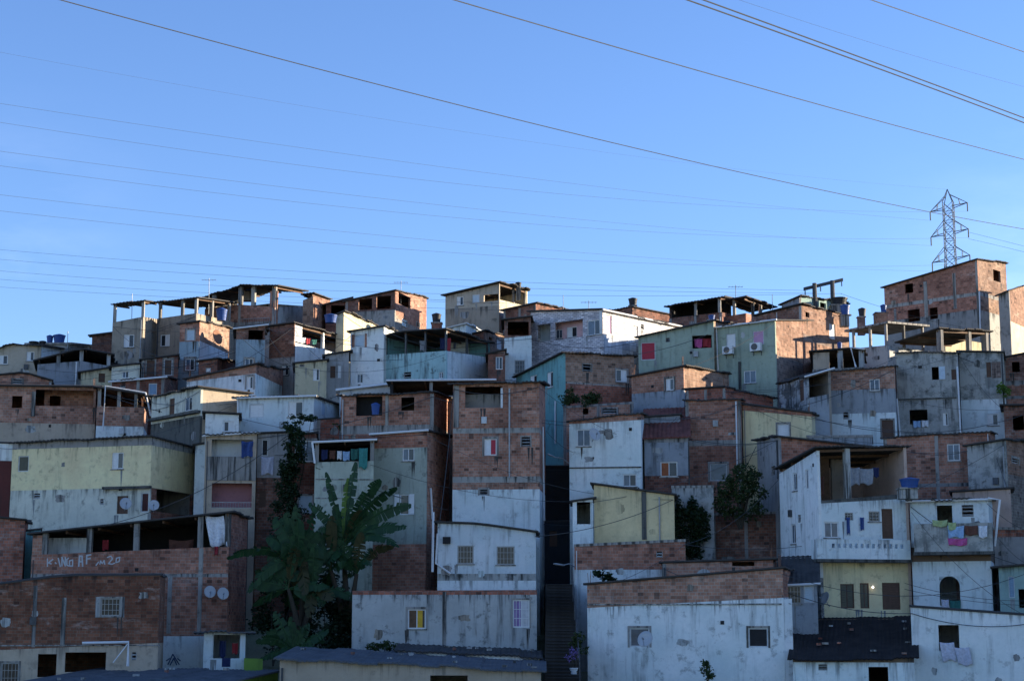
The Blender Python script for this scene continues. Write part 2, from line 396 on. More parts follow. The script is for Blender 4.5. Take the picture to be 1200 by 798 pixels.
SHUT = dict(red='shutter_red', blue='shutter_blue', white='white_paint', pale='shutter_pale', pink='shutter_pink', brown='shutter_brown', olive='shutter_olive',
            maroon='maroon', glassblue='glass_blue', dark='dark_inside', wood='wood')  # dark: near-black panel standing in for the shade of an opening
def window(root, face, r, kind):
    "the window or door that fills an opening r = (s0, s1, z0, z1)"
    s0, s1, z0, z1 = r; w, h = s1-s0, z1-z0; fr = min(.06, w*.12, h*.12)
    if kind == 'o': return
    if kind.startswith('arch:'):
        mb = MB(); n = 10; r = w/2; zc = z1-min(r, h*.4)
        for sgn in (-1, 1):
            arc = [((s0+s1)/2+sgn*r*math.cos(a*math.pi/2/n), zc+(z1-zc)*math.sin(a*math.pi/2/n)) for a in range(n+1)]
            poly = arc+[((s0+s1)/2+sgn*r, z1)]
            fr_ = [face.at(x, .002, z) for x, z in poly]; bk = [face.at(x, -TH, z) for x, z in poly]
            mb.quad(fr_ if sgn > 0 else fr_[::-1], [p for p in poly]); mb.quad(bk[::-1] if sgn > 0 else bk, [p for p in poly])
            for k in range(n): mb.quad([fr_[k], bk[k], bk[k+1], fr_[k+1]], [(0,0),(.1,0),(.1,.1),(0,.1)])
        mb.build('arch', kind[5:], root); return
    if kind[0] == 'v':
        mb = MB(); n = max(2, int(h/.16))
        for k in range(n):
            zc = z0+h*(k+.5)/n; mb.box(face.at(s0, -.12, zc), face.sd*w, face.n*.09-Z*.06, Z*.025)
        fbox(mb, face, s0, s0+.03, z0, z1, -.13, -.02); fbox(mb, face, s1-.03, s1, z0, z1, -.13, -.02)
        g = mb.build('window', 'concrete_pale' if kind == 'v' else 'galvanised', root); return g
    mb = MB(); dd = -.11
    fm = 'white_paint'
    if kind.startswith('s:') or kind in ('d', 'dd'): fm = 'shutter_brown' if kind in ('d', 'dd') else 'white_dirty'
    for a, b, c, e in ((s0, s0+fr, z0, z1), (s1-fr, s1, z0, z1), (s0+fr, s1-fr, z0, z0+fr), (s0+fr, s1-fr, z1-fr, z1)):
        fbox(mb, face, a, b, c, e, dd, dd+.06)
    sm = (s0+s1)/2
    if kind in ('g', 'gb', 'wd', 'dw', 'rd', 'wred', 'cur', 'wb', 'dd'): fbox(mb, face, sm-.022, sm+.022, z0+fr, z1-fr, dd, dd+.055)
    if kind in ('b', 'wb'):
        n = max(3, int(w/.16))
        for k in range(1, n):
            x = s0+w*k/n; fbox(mb, face, x-.012, x+.012, z0+fr, z1-fr, -.045, -.02)
        for q in (.33, .66): fbox(mb, face, s0+fr, s1-fr, z0+h*q-.012, z0+h*q+.012, -.044, -.021)
        if kind == 'b': fm = 'galvanised'
    o = mb.build('window' if kind not in ('d', 'dd') else 'door', fm, root)
    def leaf(a, b, mat, nm='pane', d=-.095, slats=False):
        l = MB(); fbox(l, face, a, b, z0+fr, z1-fr, d, d+.025)
        if slats:
            n = max(3, int(h/.13))
            for k in range(n):
                zc = z0+fr+(h-2*fr)*(k+.5)/n; fbox(l, face, a+.03, b-.03, zc-.022, zc+.022, d+.02, d+.042)
        l.build(nm, mat, o)
    a, b = s0+fr, s1-fr
    if kind == 'g': leaf(a, sm-.022, 'glass_blue'); leaf(sm+.022, b, 'glass')
    elif kind == 'gb': leaf(a, sm-.022, 'glass_blue'); leaf(sm+.022, b, 'glass_blue')
    elif kind == 'wd': leaf(a, sm-.022, 'white_paint', 'shutter', slats=True); leaf(sm+.022, b, 'glass')
    elif kind == 'dw': leaf(a, sm-.022, 'glass'); leaf(sm+.022, b, 'white_paint', 'shutter', slats=True)
    elif kind == 'rd': leaf(a, sm-.022, 'wood_red', 'shutter'); leaf(sm+.022, b, 'glass')
    elif kind == 'wred': leaf(a, sm-.022, 'white_paint', 'shutter'); leaf(sm+.022, b, 'shutter_red', 'shutter')
    elif kind == 'cur': leaf(a, sm-.022, 'wood', 'shutter'); leaf(sm+.022, b-.12*w, 'curtain_yellow', 'curtain'); leaf(b-.12*w, b, 'glass')
    elif kind == 'wb': leaf(a, sm-.022, 'curtain_purple', 'curtain'); leaf(sm+.022, b, 'curtain_white', 'curtain')
    elif kind == 'b': leaf(a, b, 'glass')
    elif kind == 'd': leaf(a, b, 'shutter_brown', 'panel', slats=True)
    elif kind == 'dd': leaf(a, sm-.022, 'shutter_olive', 'shutter', slats=True); leaf(sm+.022, b, 'shutter_olive', 'shutter', slats=True)
    elif kind.startswith('s:'): leaf(a, b, SHUT[kind[2:]], 'shutter' if 'glass' not in kind else 'pane', slats='glass' not in kind)
    elif kind == 'sh':
        leaf(a, b, 'glass')
        for x0, x1 in ((s0-w*.55, s0-.02), (s1+.02, s1+w*.55)):
            l = MB(); fbox(l, face, x0, x1, z0, z1, .02, .05)
            n = max(3, int(h/.13))
            for k in range(n):
                zc = z0+h*(k+.5)/n; fbox(l, face, x0+.04, x1-.04, zc-.02, zc+.02, .045, .062)
            l.build('shutter', 'white_paint', o)
    if kind in ('g', 'wd', 'dw', 'b', 'gb', 'rd', 'cur') and w > .5:
        l = MB(); fbox(l, face, s0-.07, s1+.07, z0-.06, z0, -.1, .05); l.build('sill', 'concrete', o)

HS = []
def find(txt): return [h for l, h in HS if txt in l][0]
class House:
    def __init__(s, name, label, D, L=None, R=None, th=None, Lr=6., Ll=None, LB=None, RB=None, bands=None, LH=(), RH=(), roof='fibre_roof', over=.3,
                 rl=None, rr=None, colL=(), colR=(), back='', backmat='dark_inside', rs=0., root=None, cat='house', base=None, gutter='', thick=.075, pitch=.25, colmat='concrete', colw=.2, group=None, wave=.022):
        HS.append((label, s))
        L = list(L) if L else None; R = list(R) if R else None
        uc, vc = (L[-1] if L else R[0])
        c = P(uc, vc, D); s.c = c
        phi = math.atan2(c.x, c.y)
        def solve(target, left):
            best = None
            for k in range(0, 891):
                a = phi+math.radians(k*.1)
                f = Face(c, Vector((math.cos(a), -math.sin(a), 0)) if left else Vector((math.sin(a), math.cos(a), 0)))
                uu, vv_ = (L[0] if left else R[-1])
                r = ray(uu, vv_); dn = r.dot(f.n)
                if abs(dn) < 1e-6: continue
                tt = f.o.dot(f.n)/dn
                if tt <= 0: continue
                ln = abs((r*tt-f.o).dot(f.sd))
                e = abs(ln-target)
                if best is None or e < best[0]: best = (e, a)
            return best[1]
        if th is not None: th = math.radians(th)
        elif L and len(L) > 1 and Ll: th = solve(Ll, True)
        elif R and (R[-1][0] > uc+1.5): th = solve(Lr, False)
        else: th = phi
        s.th = th
        ex = Vector((math.cos(th), -math.sin(th), 0)); ey = Vector((math.sin(th), math.cos(th), 0))
        s.L = Face(c, ex); s.R = Face(c, ey)
        if R and abs(R[0][0]-uc) > .01: R = [(uc, vc)]+R
        if not R or R[-1][0] <= uc+1.5:
            R = None; Wr = Lr; tR = lambda x: c.z+rs*x; bR = []
        else:
            q = [s.R.px(*p) for p in R]; Wr = q[-1][0]; tR = pl(q); bR = [p[0] for p in q[1:-1]]
        if L and len(L) > 1:
            q = [s.L.px(*p) for p in L]; Wl = -q[0][0]; tL = pl(q); bL = [p[0] for p in q[1:-1]]
        else: Wl = Ll or 6.; tL = lambda x: c.z; bL = []
        s.Wl, s.Wr = Wl, Wr
        zroof0 = c.z
        rL, rR = tL, tR
        if rl:
            q = [s.L.px(*p) for p in rl]; rL = pl(q); bL += [p[0] for p in q[1:-1] if -Wl < p[0] < 0]
            zroof0 = rL(0)
            rR = (lambda x: zroof0+rs*x)
        if rr:
            q = [s.R.px(*p) for p in rr]; rR = pl(q); bR += [p[0] for p in q[1:-1] if 0 < p[0] < Wr]
            if not rl: zroof0 = rR(0); rL = lambda x: zroof0
        s.rL, s.rR = rL, rR
        s.roofz = lambda x, y: rL(x)+rR(y)-rR(0)
        topB = lambda x: tL(x)+tR(Wr)-tR(0); topS = lambda y: tR(y)+tL(-Wl)-tL(0)
        zb = base if base is not None else min(ground_z(c.x, c.y)-1.5, c.z-2.5)
        if root is None:
            root = empty(name, (c.x, c.y, zb), label, cat, group)
            s.own = True
        s.root = root; s.zb = zb
        bands = bands or [('brick',)]
        LB = LB or bands; RB = RB or bands
        def faces(face, s0, s1, top, BB, HH, br):
            zt = top
            rects = [(face.rect(*h[:4]), h[4]) for h in HH]
            if face is s.L: s.rectsL = [r for r, _k in rects]; s.topL = top; s.matL = BB[0][0]; s.allbrick = all('brick' in b_[0] or 'conc' in b_[0] for b_ in BB); s.breaksL = br
            for k, bd in enumerate(BB):
                mat = bd[0]
                if len(bd) > 1:
                    if isinstance(bd[1], list): zl = pl([face.px(*p) for p in bd[1]])
                    else:
                        zc_ = s.zat(bd[1]); zl = (lambda x, z=zc_: z)
                else: zl = (lambda x: zb)
                lo = (lambda x, a=zl, b=zt: min(a(x), b(x)-.01))
                mb = MB()
                hit = [r for r, _k in rects if r[2] < zt((r[0]+r[1])/2)-.03 and r[3] > lo((r[0]+r[1])/2)+.03]
                wallmesh(mb, face, s0, s1, lo, zt, br, hit)
                mb.build('wall', mat, root)
                zt = lo
            for r, kd in rects:
                w_, h_ = r[1]-r[0], r[3]-r[2]
                if random.random() < .6 and w_ > .25:
                    mb = MB()
                    xc_ = random.choice((r[0], r[1], (r[0]+r[1])/2))
                    for _k in range(random.choice((2,3,4))):
                        x = xc_+random.uniform(-.13,.13); ws = random.uniform(.025,.07); L_ = random.uniform(.25,1.1); zt_ = r[2]-.062
                        zl = max(zt_-L_, zb+.1); xm = x+random.uniform(-.01,.01); dd_ = .004+random.uniform(0,.002)
                        ps = [(x-ws, zt_), (x-ws*.7, zt_-(zt_-zl)*.45), (xm-.004, zl), (xm+.004, zl), (x+ws*.65, zt_-(zt_-zl)*.5), (x+ws, zt_)]
                        mb.quad([face.at(a_, dd_, z_) for a_, z_ in ps], ps)
                    mb.build('drip_stain', 'drip_dark' if 'brick' in BB[0][0] else 'drip', root)
                if 'brick' in BB[0][0] and kd != 'o' and random.random() < .6 and w_ > .35:
                    mb = MB(); b_ = random.uniform(.07,.14)
                    for q_ in ((r[0]-b_, r[0]-.002, r[2]-b_*.3, r[3]+b_), (r[1]+.002, r[1]+b_, r[2]-b_*.3, r[3]+b_), (r[0]-.001, r[1]+.001, r[3]+.002, r[3]+b_)): fbox(mb, face, *q_, .002, random.uniform(.016,.02))
                    mb.build('window_surround', 'concrete', root)
            for r, kd in rects: window(root, face, (max(r[0], s0+.06), min(r[1], s1-.06), r[2], r[3]), kd)
        # holes must cut every band they touch: wallmesh clamps them inside each band
        faces(s.L, -Wl, 0, tL, LB, LH, bL)
        faces(s.R, TH, Wr-TH, tR, RB, RH, bR)
        # hidden left side and back
        fs = Face(s.L.at(-Wl, 0, 0), -ey); fb = Face(s.R.at(Wr, 0, 0), -ex)
        open_ = rl is not None or rr is not None
        side_top = topS; back_top = topB
        if 'S' in back: side_top = lambda y: rL(-Wl)+rR(y)-rR(0)-.04
        if 'B' in back: back_top = lambda x: rL(x)+rR(Wr)-rR(0)-.04
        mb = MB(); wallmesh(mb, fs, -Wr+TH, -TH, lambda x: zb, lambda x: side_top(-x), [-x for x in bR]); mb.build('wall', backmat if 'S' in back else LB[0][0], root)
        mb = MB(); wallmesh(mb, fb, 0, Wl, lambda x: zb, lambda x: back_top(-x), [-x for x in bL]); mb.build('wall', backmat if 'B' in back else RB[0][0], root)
        if open_:
            zf = min(tL(-Wl), tL(0), tR(0), tR(Wr))-.95
            mb = MB(); mb.box(s.L.at(-Wl+TH, -TH, zf-.15), ex*(Wl-2*TH), ey*(Wr-2*TH), Z*.15); mb.build('floor_slab', 'concrete', root)
            for u in colL:
                x, z0 = s.L.px(u, vc); s.column(s.L, x, tL(x), s.roofz(x, 0), colmat, colw)
            for u in colR:
                y, z0 = s.R.px(u, vc); s.column(s.R, y, tR(y), s.roofz(0, y), colmat, colw)
        if roof == 'slab':
            mb = MB(); s.sheet(mb, over, .14, 0, .25); mb.build('roof', 'concrete', root)
        elif roof:
            mb = MB(); s.sheet(mb, over, thick, wave, pitch or .25); mb.build('roof', roof, root)
            if open_:
                n = max(2, int(Wl/1.6))
                for k in range(n+1):
                    x = -Wl+.1+(Wl-.2)*k/n; mb = MB()
                    a = s.L.at(x-.04, 0, s.roofz(x, .1)-.19); e = s.L.at(x-.04, -Wr, s.roofz(x, Wr)-.19)
                    mb.box(a, ex*.08, e-a, Z*.13); mb.build('rafter', 'wood', root)
        for g in gutter:
            if g == 'L': a, e = s.L.at(-Wl-over, over*.9, s.roofz(-Wl-over, -over)-.02), s.L.at(over, over*.9, s.roofz(over, -over)-.02)
            else: a, e = s.R.at(-over, over*.9, s.roofz(over, -over)-.02), s.R.at(Wr+over, over*.9, s.roofz(over, Wr+over)-.02)
            mb = MB()
            pts = [a, e] if g != 'L' else [s.L.at(x, over*.9, s.roofz(x, -over)-.02) for x in [-Wl-over]+sorted(bL)+[over]]
            mb.tube(pts, .065, 6); mb.build('gutter', 'pvc', root)
    def zat(s, v):
        "height of photo row v on the vertical through the corner"
        r = ray(600, v)     # the ray's slope at the corner's own distance
        a = s.c.x/s.c.y
        b = (CY-v)/F
        # solve for the point at (c.x, c.y) whose row is v
        return s.c.y*(SP+b*CP)/(CP-b*SP)
    def column(s, face, x, z0, z1, mat='concrete', w=.2):
        mb = MB(); fbox(mb, face, x-w/2, x+w/2, z0, max(z1-.03, z0+.05), -w-.02, -.02); mb.build('column', mat, s.root)
    def sheet(s, mb, over, thick, amp, pitch):
        sx = abs(s.rL(0)-s.rL(-s.Wl))/s.Wl; sy = abs(s.rR(s.Wr)-s.rR(0))/s.Wr
        xs0, xs1, ys0, ys1 = -s.Wl-over, over, -over, s.Wr+over
        nf = lambda a, b: max(1, min(200, int((b-a)/pitch*4))) if amp else 6
        if sx > sy: nx, ny = 8, nf(ys0, ys1)
        else: nx, ny = nf(xs0, xs1), 8
        jit = [random.uniform(-.05, .05) for _ in range(400)]; oj = [random.uniform(-.2, .16)*min(1, over*3) for _ in range(400)]; ob = amp if amp else 0
        base = len(mb.v); ex = s.L.sd; ey = s.R.sd
        for side in (0, 1):
            for i in range(nx+1):
                for j in range(ny+1):
                    x = xs0+(xs1-xs0)*i/nx; y = ys0+(ys1-ys0)*j/ny
                    if amp and sx <= sy and j == 0: y += oj[int(abs(x)/.95)%400]
                    if amp and sx > sy and i == nx: x += oj[int(abs(y)/.95)%400]
                    k = (y if sx > sy else x)
                    z = s.roofz(x, y)+.05+amp*math.sin(2*math.pi*k/pitch)+(jit[int(abs(k)/.9)%400] if amp else 0)-(thick if side else 0)
                    p = s.L.o+ex*x+ey*y; mb.v.append(Vector((p.x, p.y, z)))
        W = ny+1; S = (nx+1)*W
        def g(i, j, d): return base+d*S+i*W+j
        def fq(q, uvs): mb.f.append(q); mb.uv.extend(uvs)
        dx, dy = (xs1-xs0)/nx, (ys1-ys0)/ny
        for i in range(nx):
            for j in range(ny):
                us = [(i*dx, j*dy), ((i+1)*dx, j*dy), ((i+1)*dx, (j+1)*dy), (i*dx, (j+1)*dy)]
                fq([g(i,j,0), g(i+1,j,0), g(i+1,j+1,0), g(i,j+1,0)], us)
                fq([g(i,j+1,1), g(i+1,j+1,1), g(i+1,j,1), g(i,j,1)], us[::-1])
        for i in range(nx):
            fq([g(i,0,1), g(i+1,0,1), g(i+1,0,0), g(i,0,0)], [(0,0),(dx,0),(dx,.1),(0,.1)])
            fq([g(i,ny,0), g(i+1,ny,0), g(i+1,ny,1), g(i,ny,1)], [(0,0),(dx,0),(dx,.1),(0,.1)])
        for j in range(ny):
            fq([g(0,j,0), g(0,j+1,0), g(0,j+1,1), g(0,j,1)], [(0,0),(dy,0),(dy,.1),(0,.1)])
            fq([g(nx,j,1), g(nx,j+1,1), g(nx,j+1,0), g(nx,j,0)], [(0,0),(dy,0),(dy,.1),(0,.1)])
    # extra pieces placed on a face by where the photo shows them
    def strip(s, f, u0, v0, u1, v1, mat, name='pillar', d=.02):
        face = getattr(s, f); a, b, c, e = face.rect(u0, v0, u1, v1); mb = MB(); fbox(mb, face, a, b, c, e, .003, d); mb.build(name, mat, s.root); return s
    def inner(s, f, u0, v0, u1, v1, depth, mat, holes=(), name='wall'):
        face = getattr(s, f); g = Face(face.at(0, -depth, 0), face.sd); a, b, c, e = g.rect(u0, v0, u1, v1)
        mb = MB(); hr = [(g.rect(*h[:4]), h[4]) for h in holes]
        wallmesh(mb, g, a, b, lambda x: c, lambda x: e, (), [r for r, k in hr]); mb.build(name, mat, s.root)
        for r, k in hr: window(s.root, g, r, k)
        return s
    def pipe(s, f, pts, r=.045, mat='pvc', d=.08, name='pipe'):
        face = getattr(s, f); mb = MB()
        mb.tube([face.at(face.px(u, v)[0], d, face.px(u, v)[1]) for u, v in pts], r, 6); mb.build(name, mat, s.root); return s
    def balcony(s, f, u0, v0, u1, v1, out, mat, pattern=0):
        face = getattr(s, f); g = Face(face.at(0, out, 0), face.sd); a, b, c, e = g.rect(u0, v0, u1, v1)
        hl = []
        if pattern:
            for k in range(pattern):
                x = a+(b-a)*(.14+.8*(k+.5)/pattern); w = (b-a)*.8/pattern*.26
                hl += [(x-w, x+w, c+(e-c)*.56, c+(e-c)*.78)]
        bal = MB(); wallmesh(bal, g, a, b, lambda x: c, lambda x: e, (), hl, 0, .12); o = bal.build('balcony', mat, s.root)
        for x in (a, b-.12):
            mb = MB(); fbox(mb, face, x, x+.12, c, e, .002, out-.122); mb.build('end_wall', mat, o)
        mb = MB(); fbox(mb, face, a-.05, b+.05, c-.16, c-.002, .002, out+.06); mb.build('floor_slab', 'mould', o)
        return s
    def rail(s, f, u0, v0, u1, v1, out=.04, mat='galvanised'):
        face = getattr(s, f); a, b, c, e = face.rect(u0, v0, u1, v1); mb = MB(); n = max(4, int((b-a)/.14))
        fbox(mb, face, a, b, e-.04, e, out-.02, out+.02); fbox(mb, face, a, b, c, c+.03, out-.015, out+.015)
        for k in range(n+1):
            x = a+(b-a)*k/n; fbox(mb, face, x-.01, x+.01, c+.03, e-.04, out-.01, out+.01)
        mb.build('railing', mat, s.root); return s
    def pt(s, f, u, v, d=0.):
        face = getattr(s, f); a, z = face.px(u, v); return face.at(a, d, z)
H = House
# ---------------------------------------------------------------- houses, top of the hill first
T = 'fibre_roof'
top = {}
# --- upper left
h = H('beige_house', 'beige low house with white shutters at the edge of the hilltop, tanks behind its roof', 122, L=[(-16,410),(16,404),(48,405)], R=[(80,410)], Lr=7,
      LB=[('beige',)], RB=[('whiteblue',)], LH=[(-2,416,9,427,'wd'),(31,412,40,423,'wd')])
tankbase = H('concrete_house', 'dark flat concrete house carrying the blue and black water tanks', 127, L=[(32,402.5),(82,402)], R=[(110,405)], Lr=6, bands=[('concrete_mould',)], roof='slab', over=.17)
H('brick_house', 'small dark brick block between the water tanks and the grey house with two canopies', 128, L=[(108,393),(132,390)], R=[(136,392)], Lr=4, bands=[('brick_dark',)])
h6 = H('concrete_house', 'large grey beige house with white shutters and two post canopies on its roof', 122.5, L=[(132,378),(168,371)], R=[(184,374)], Lr=4,
       bands=[('greybrown',)], rl=[(128,357.5),(168,352)], rr=[(168,352),(187,355)], colL=(134,167), LH=[(145,392,157,407,'wd')], roof=T, over=.17)
H('', '', 124, L=[(184,373.5),(230,367)], R=[(275,378)], Lr=6, bands=[('greybrown',)], rl=[(184,354.5),(230,348.5)], rr=[(230,348.5),(277,355)],
  colL=(187,213,229), colR=(250,270), LH=[(188,392,199,406,'dw')], root=h6.root, over=.24)
h7 = H('narrow_house', 'narrow tall house, sunlit brick over white on one side, mouldy blue on the other', 119, L=[(211,379),(234,376)], R=[(269,384.5)], Lr=6,
       LB=[('brick',400),('bluemould',)], RB=[('brick_pale',399),('white',)], LH=[(218,386,228,399,'s:pale'),(217,420,228,434,'g')], over=.2)
H('brick_shed', 'low dark brick shed in front of the narrow sunlit brick and white house', 116.5, L=[(233,423.5),(255,420.5)], R=[(277,424)], Lr=5, bands=[('brick_dark',)], LH=[(241,431,247,436,'s:white')], over=.2)
H('brick_house', 'brick house with two walled up brick doorways, under the grey house with canopies', 117.5, L=[(166,421.5),(209,416)], bands=[('brick_dark',)],
  LH=[(172,422.5,181,440,'d'),(192,420.5,202,440,'s:brown')], over=.17)
h = H('terrace_house', 'grey concrete house with a wide dark open shed roof on short posts', 118.5, L=[(44,427),(95,423),(129,429)], rl=[(40,422),(95,408),(164,420)], bands=[('bluegrey',)],
      colL=(68,95,127), back='BS', Lr=6, colmat='concrete_pale', colw=.26)
H('', '', 117.9, L=[(129,430),(164,424)], rl=[(129,414),(164,421)], bands=[('white',)], Lr=4, colL=(147,), back='B', roof=None, root=h.root, LH=[])
H('cream_house', 'small yellowish house with a dark doorway below the dark open shed roof', 116, L=[(95,436.5),(131,431)], bands=[('olive',)], LH=[(115.5,437.5,123,448,'d')], Lr=4, over=.24)
H('white_house', 'small white house with one dark window beside the yellowish house on the hilltop', 115, L=[(131,430),(164,426.5)], bands=[('palegreen',)], LH=[(143.5,435,151,443,'g')], Lr=3.5, over=.2)
H('brick_house', 'low brick house with a louvred window under a flat gable at the picture edge', 112.5, L=[(-16,441),(28,436.5),(61,446)], bands=[('brick',)], LH=[(15,445,26,450,'v')], Lr=5, over=.2)
H('brick_house', 'dark brick house with a pale roof edge and one blue shutter', 111.5, L=[(131,447),(193,441.5)], R=[(207,445)], Lr=5, bands=[('brick_dark',)],
  LH=[(174,449,184,463,'s:blue'),(141,451.5,147,456,'v')], gutter='L', over=.2)
h = H('brick_house', 'long brick house with a wide dark veranda opening and a square black window hole', 106.5, L=[(-16,452),(113,453.5)], bands=[('brick',497),('tan',)],
      LH=[(14,464,26,478,'o'),(41.5,457,112.5,476,'o')], Lr=5, th=-9, over=.3)
h.inner('L',52,455,114,478,1.3,'brick',[(58,464,71,481,'o')]).strip('L',37,459,41.5,488,'concrete','pillar',.08)
h2 = H('', '', 106.3, L=[(113.5,476),(169,477.5)], rl=[(113.5,454),(173,463)], bands=[('brick',500),('whiteblue',)], Lr=4.5, th=-9, colL=(116,139,159), back='BS', backmat='brick_dark', root=h.root)
h2.pipe('L',[(121,506),(124,453),(171,461),(177,488)],.06,'pvc',.3)
# --- centre left, hilltop
h = H('terrace_house', 'brick and concrete house with a wide hipped canopy, sunlit brick posts and a white railing', 129, L=[(240,362),(281,357),(322,360)], rl=[(237,349),(284,334.5),(322,335)], R=[(356,359)], rr=[(322,335),(368,344)],
      LB=[('brick',376),('concrete',)], RB=[('concrete_pale',)], colL=(250,281,296), colR=(324,), Lr=6, colw=.3, back='S')
h.rail('L',279,373,316,386).inner('L',316,341,325,380,.3,'brick',name='pillar')
H('', '', 130, L=[(355,352),(367,347)], R=[(387,352)], rl=[(350,346),(367,344)], rr=[(367,344),(389,352)], LB=[('brick_pale',)], RB=[('brick_pale',)], Lr=5, root=h.root, over=.17)
H('terrace_house', 'narrow bluish white house with a dark top floor opening and a flat white roof edge', 115.5, L=[(277,385),(311,381)], bands=[('brick_dark',398.5),('bluemould',)],
  LH=[(291,387,312,398,'o'),(287,420,297,431,'g')], gutter='L', Lr=4, over=.24)
h = H('terrace_house', 'house with a sunlit white terrace under a sloping roof and a bare brick gable wall', 117, L=[(316,383.5),(345,379.5)], R=[(345,401),(408,417)], rl=[(316,383),(345,379)], rr=[(345,379),(411,397.5)],
      LB=[('brick_dark',418),('grey',)], RB=[('white',)], LH=[(330,428,338,440,'wd')], colR=(380,400), Lr=7, back='B', backmat='greybrown', over=.24, colmat='white')
h.strip('R',345.5,382,354,401,'white','pillar',.01)
H('cream_house', 'house end of sunlit cream plaster under a steep roof edge, blue tank beside it', 121.5, L=[(394,369),(403,365)], R=[(441,381.5)], bands=[('cream',)], Lr=6, over=.2)
H('olive_house', 'small yellowish green house with one white shuttered window and damp stains', 113, L=[(346,425),(383,421)], bands=[('olive',)], LH=[(367,432,374.5,446,'wd'),(351,427,357,430,'v')], Lr=4, over=.2)
H('grey_house', 'narrow grey stained house with a dark doorway beside the yellowish green one', 114.5, L=[(381,417),(409,412.5)], bands=[('grey',)], LH=[(387,429,393,443,'d'),(396,428,400,443,'s:white')], Lr=4, over=.2)
h = H('white_house', 'tall blue white house with a bare brick patch around its upper shutter', 115, L=[(411,388.5),(450,382.5)], R=[(473,394)], Lr=6, bands=[('white',)], LH=[(416,392,427,406,'s:pale'),(418,438,425.5,449,'g')], over=.24)
h.strip('L',411.5,392,415.6,407,'brick','wall_patch',.008).strip('L',427.4,391,430,407,'brick','wall_patch',.008).pipe('L',[(411.5,392),(412,450)],.05)
h = H('turquoise_house', 'turquoise house with a stained parapet and a deep dark terrace on thin posts', 113.5, L=[(450,416),(523,411)], R=[(574,419)], rl=[(450,395),(470,389),(523,386)], rr=[(523,386),(578,403)],
      LB=[('turquoise',)], RB=[('whiteblue',)], LH=[(473,436,482,443.5,'v'),(514,436,519.5,443.5,'g')], colL=(452,475,498,522), colR=(548,572), back='BS', backmat='teal', Lr=6, colw=.12, colmat='steel')
h.pipe('R',[(540,408),(540,402)],.1,'tank_black',-.5,'barrel')
h = H('brick_house', 'brick house on the skyline with large unglazed openings under a pitched roof', 131, L=[(405,353),(463,340.5)], R=[(500,349.5)], Lr=7, LB=[('brick_dark',363),('concrete',)], RB=[('brick',372),('concrete',)],
      LH=[(420,350,436,363,'o'),(441,347,458,362,'o')], RH=[(467,345.5,481,359,'o'),(471,374,478,383,'g'),(488,378.5,492,383,'v')], over=.2)
H('', '', 132.5, L=[(382,357),(412,349.5)], bands=[('brick_dark',)], LH=[(388,358,404,369,'o')], Lr=5, root=h.root)
h = H('beige_house', 'beige house on the hill crest with an open corner terrace and pale shutters', 130, L=[(522,347.5),(585,332.5)], R=[(585,351),(618,359)], rl=[(518,347),(585,331.5)], rr=[(585,331.5),(620,341.5)],
      LB=[('beige',358),('greybrown',)], RB=[('cream',362.5),('grey',)], LH=[(535,347.5,543,358,'wd'),(553,345,562,355,'s:pale'),(567,345,584,353,'o')], colR=(603,616), Lr=6, back='', over=.3, colw=.16)
H('white_shed', 'small shed with a tilted white sheet roof above the turquoise terrace', 118.5, L=[(521,386),(546,380)], R=[(563,388.5)], bands=[('whiteblue',)], Lr=4, roof='roof_white', over=.2)
H('brick_house', 'small brick house end catching the sun, with a white door', 120, L=[(551,393),(567,388.5)], R=[(594,394)], LB=[('brick_dark',)], RB=[('brick_pale',)], RH=[(582,398,588.5,410,'s:white'),(573,395,577,399,'o')], Lr=6, over=.2)
H('brick_house', 'dark maroon brick house with a tall window next to the turquoise terrace', 114.5, L=[(572,414),(592,409.5)], bands=[('brick_dark',)], LH=[(581,418,589,433,'g')], Lr=4, over=.2)
h = H('blue_house', 'pale blue house with a barred window beneath a dark open loft', 116.7, L=[(591,396.5),(623,393)], bands=[('whiteblue',)], LH=[(603,422,615,438,'b')], Lr=4, roof=None)
H('', '', 117.6, L=[(591,374.5),(622,371)], bands=[('brick_dark',)], LH=[(595,377,620,393,'o')], Lr=4, root=h.root, over=.24)
H('dark_house', 'dark roofed low house on the crest beside the beige corner terrace', 128, L=[(590,364),(628,356)], R=[(664,363)], bands=[('brick_dark',)], Lr=6, over=.25)
h = H('tiled_house', 'house clad in grey stone with a pink recessed gallery and a sunlit white tiled flank', 116, L=[(622,365.5),(706,363)], R=[(797,382.5)], Lr=9.5, LB=[('stonecladding',)], RB=[('tilewhite',393.5),('tileblue',)],
      LH=[(629,380,645,400,'o'),(650,376,683,396.5,'o'),(688,375,705,392.5,'g')], RH=[(709.5,369,717,391,'s:pink'),(742,382,747.5,394,'s:white'),(751,380,754.5,386,'v')], over=.24, gutter='R')
h.inner('L',647,371,686,399,.75,'pink',[(651,386,659,397,'gb'),(664,383,676,395.5,'wd')]).strip('L',702.6,363.5,705.6,392.5,'white','pillar',.03)
h.inner('L',627,376,647,402,.9,'whiteblue')
H('brick_house', 'low brick house on the skyline carrying a black tank on a brick stand', 128, L=[(716,363.5),(741,359.5)], R=[(788,369)], bands=[('brick_dark',)], Lr=6, over=.2)
h = H('shed_house', 'brick house at the crest with two dark overlapping shed roofs on posts', 124, L=[(784,373),(846,366)], R=[(857,368)], rl=[(782,358.5),(846,348.5)], rr=[(846,348.5),(858,351)], bands=[('brick_dark',)], colL=(815,843), Lr=4, back='BS', over=.3)
H('', '', 125, L=[(850,371),(874,367)], R=[(905,374)], rl=[(850,353),(874,348.5)], rr=[(874,348.5),(907,360.5)], bands=[('brick',)], colL=(860,), colR=(884,893), Lr=6, root=h.root, over=.3)
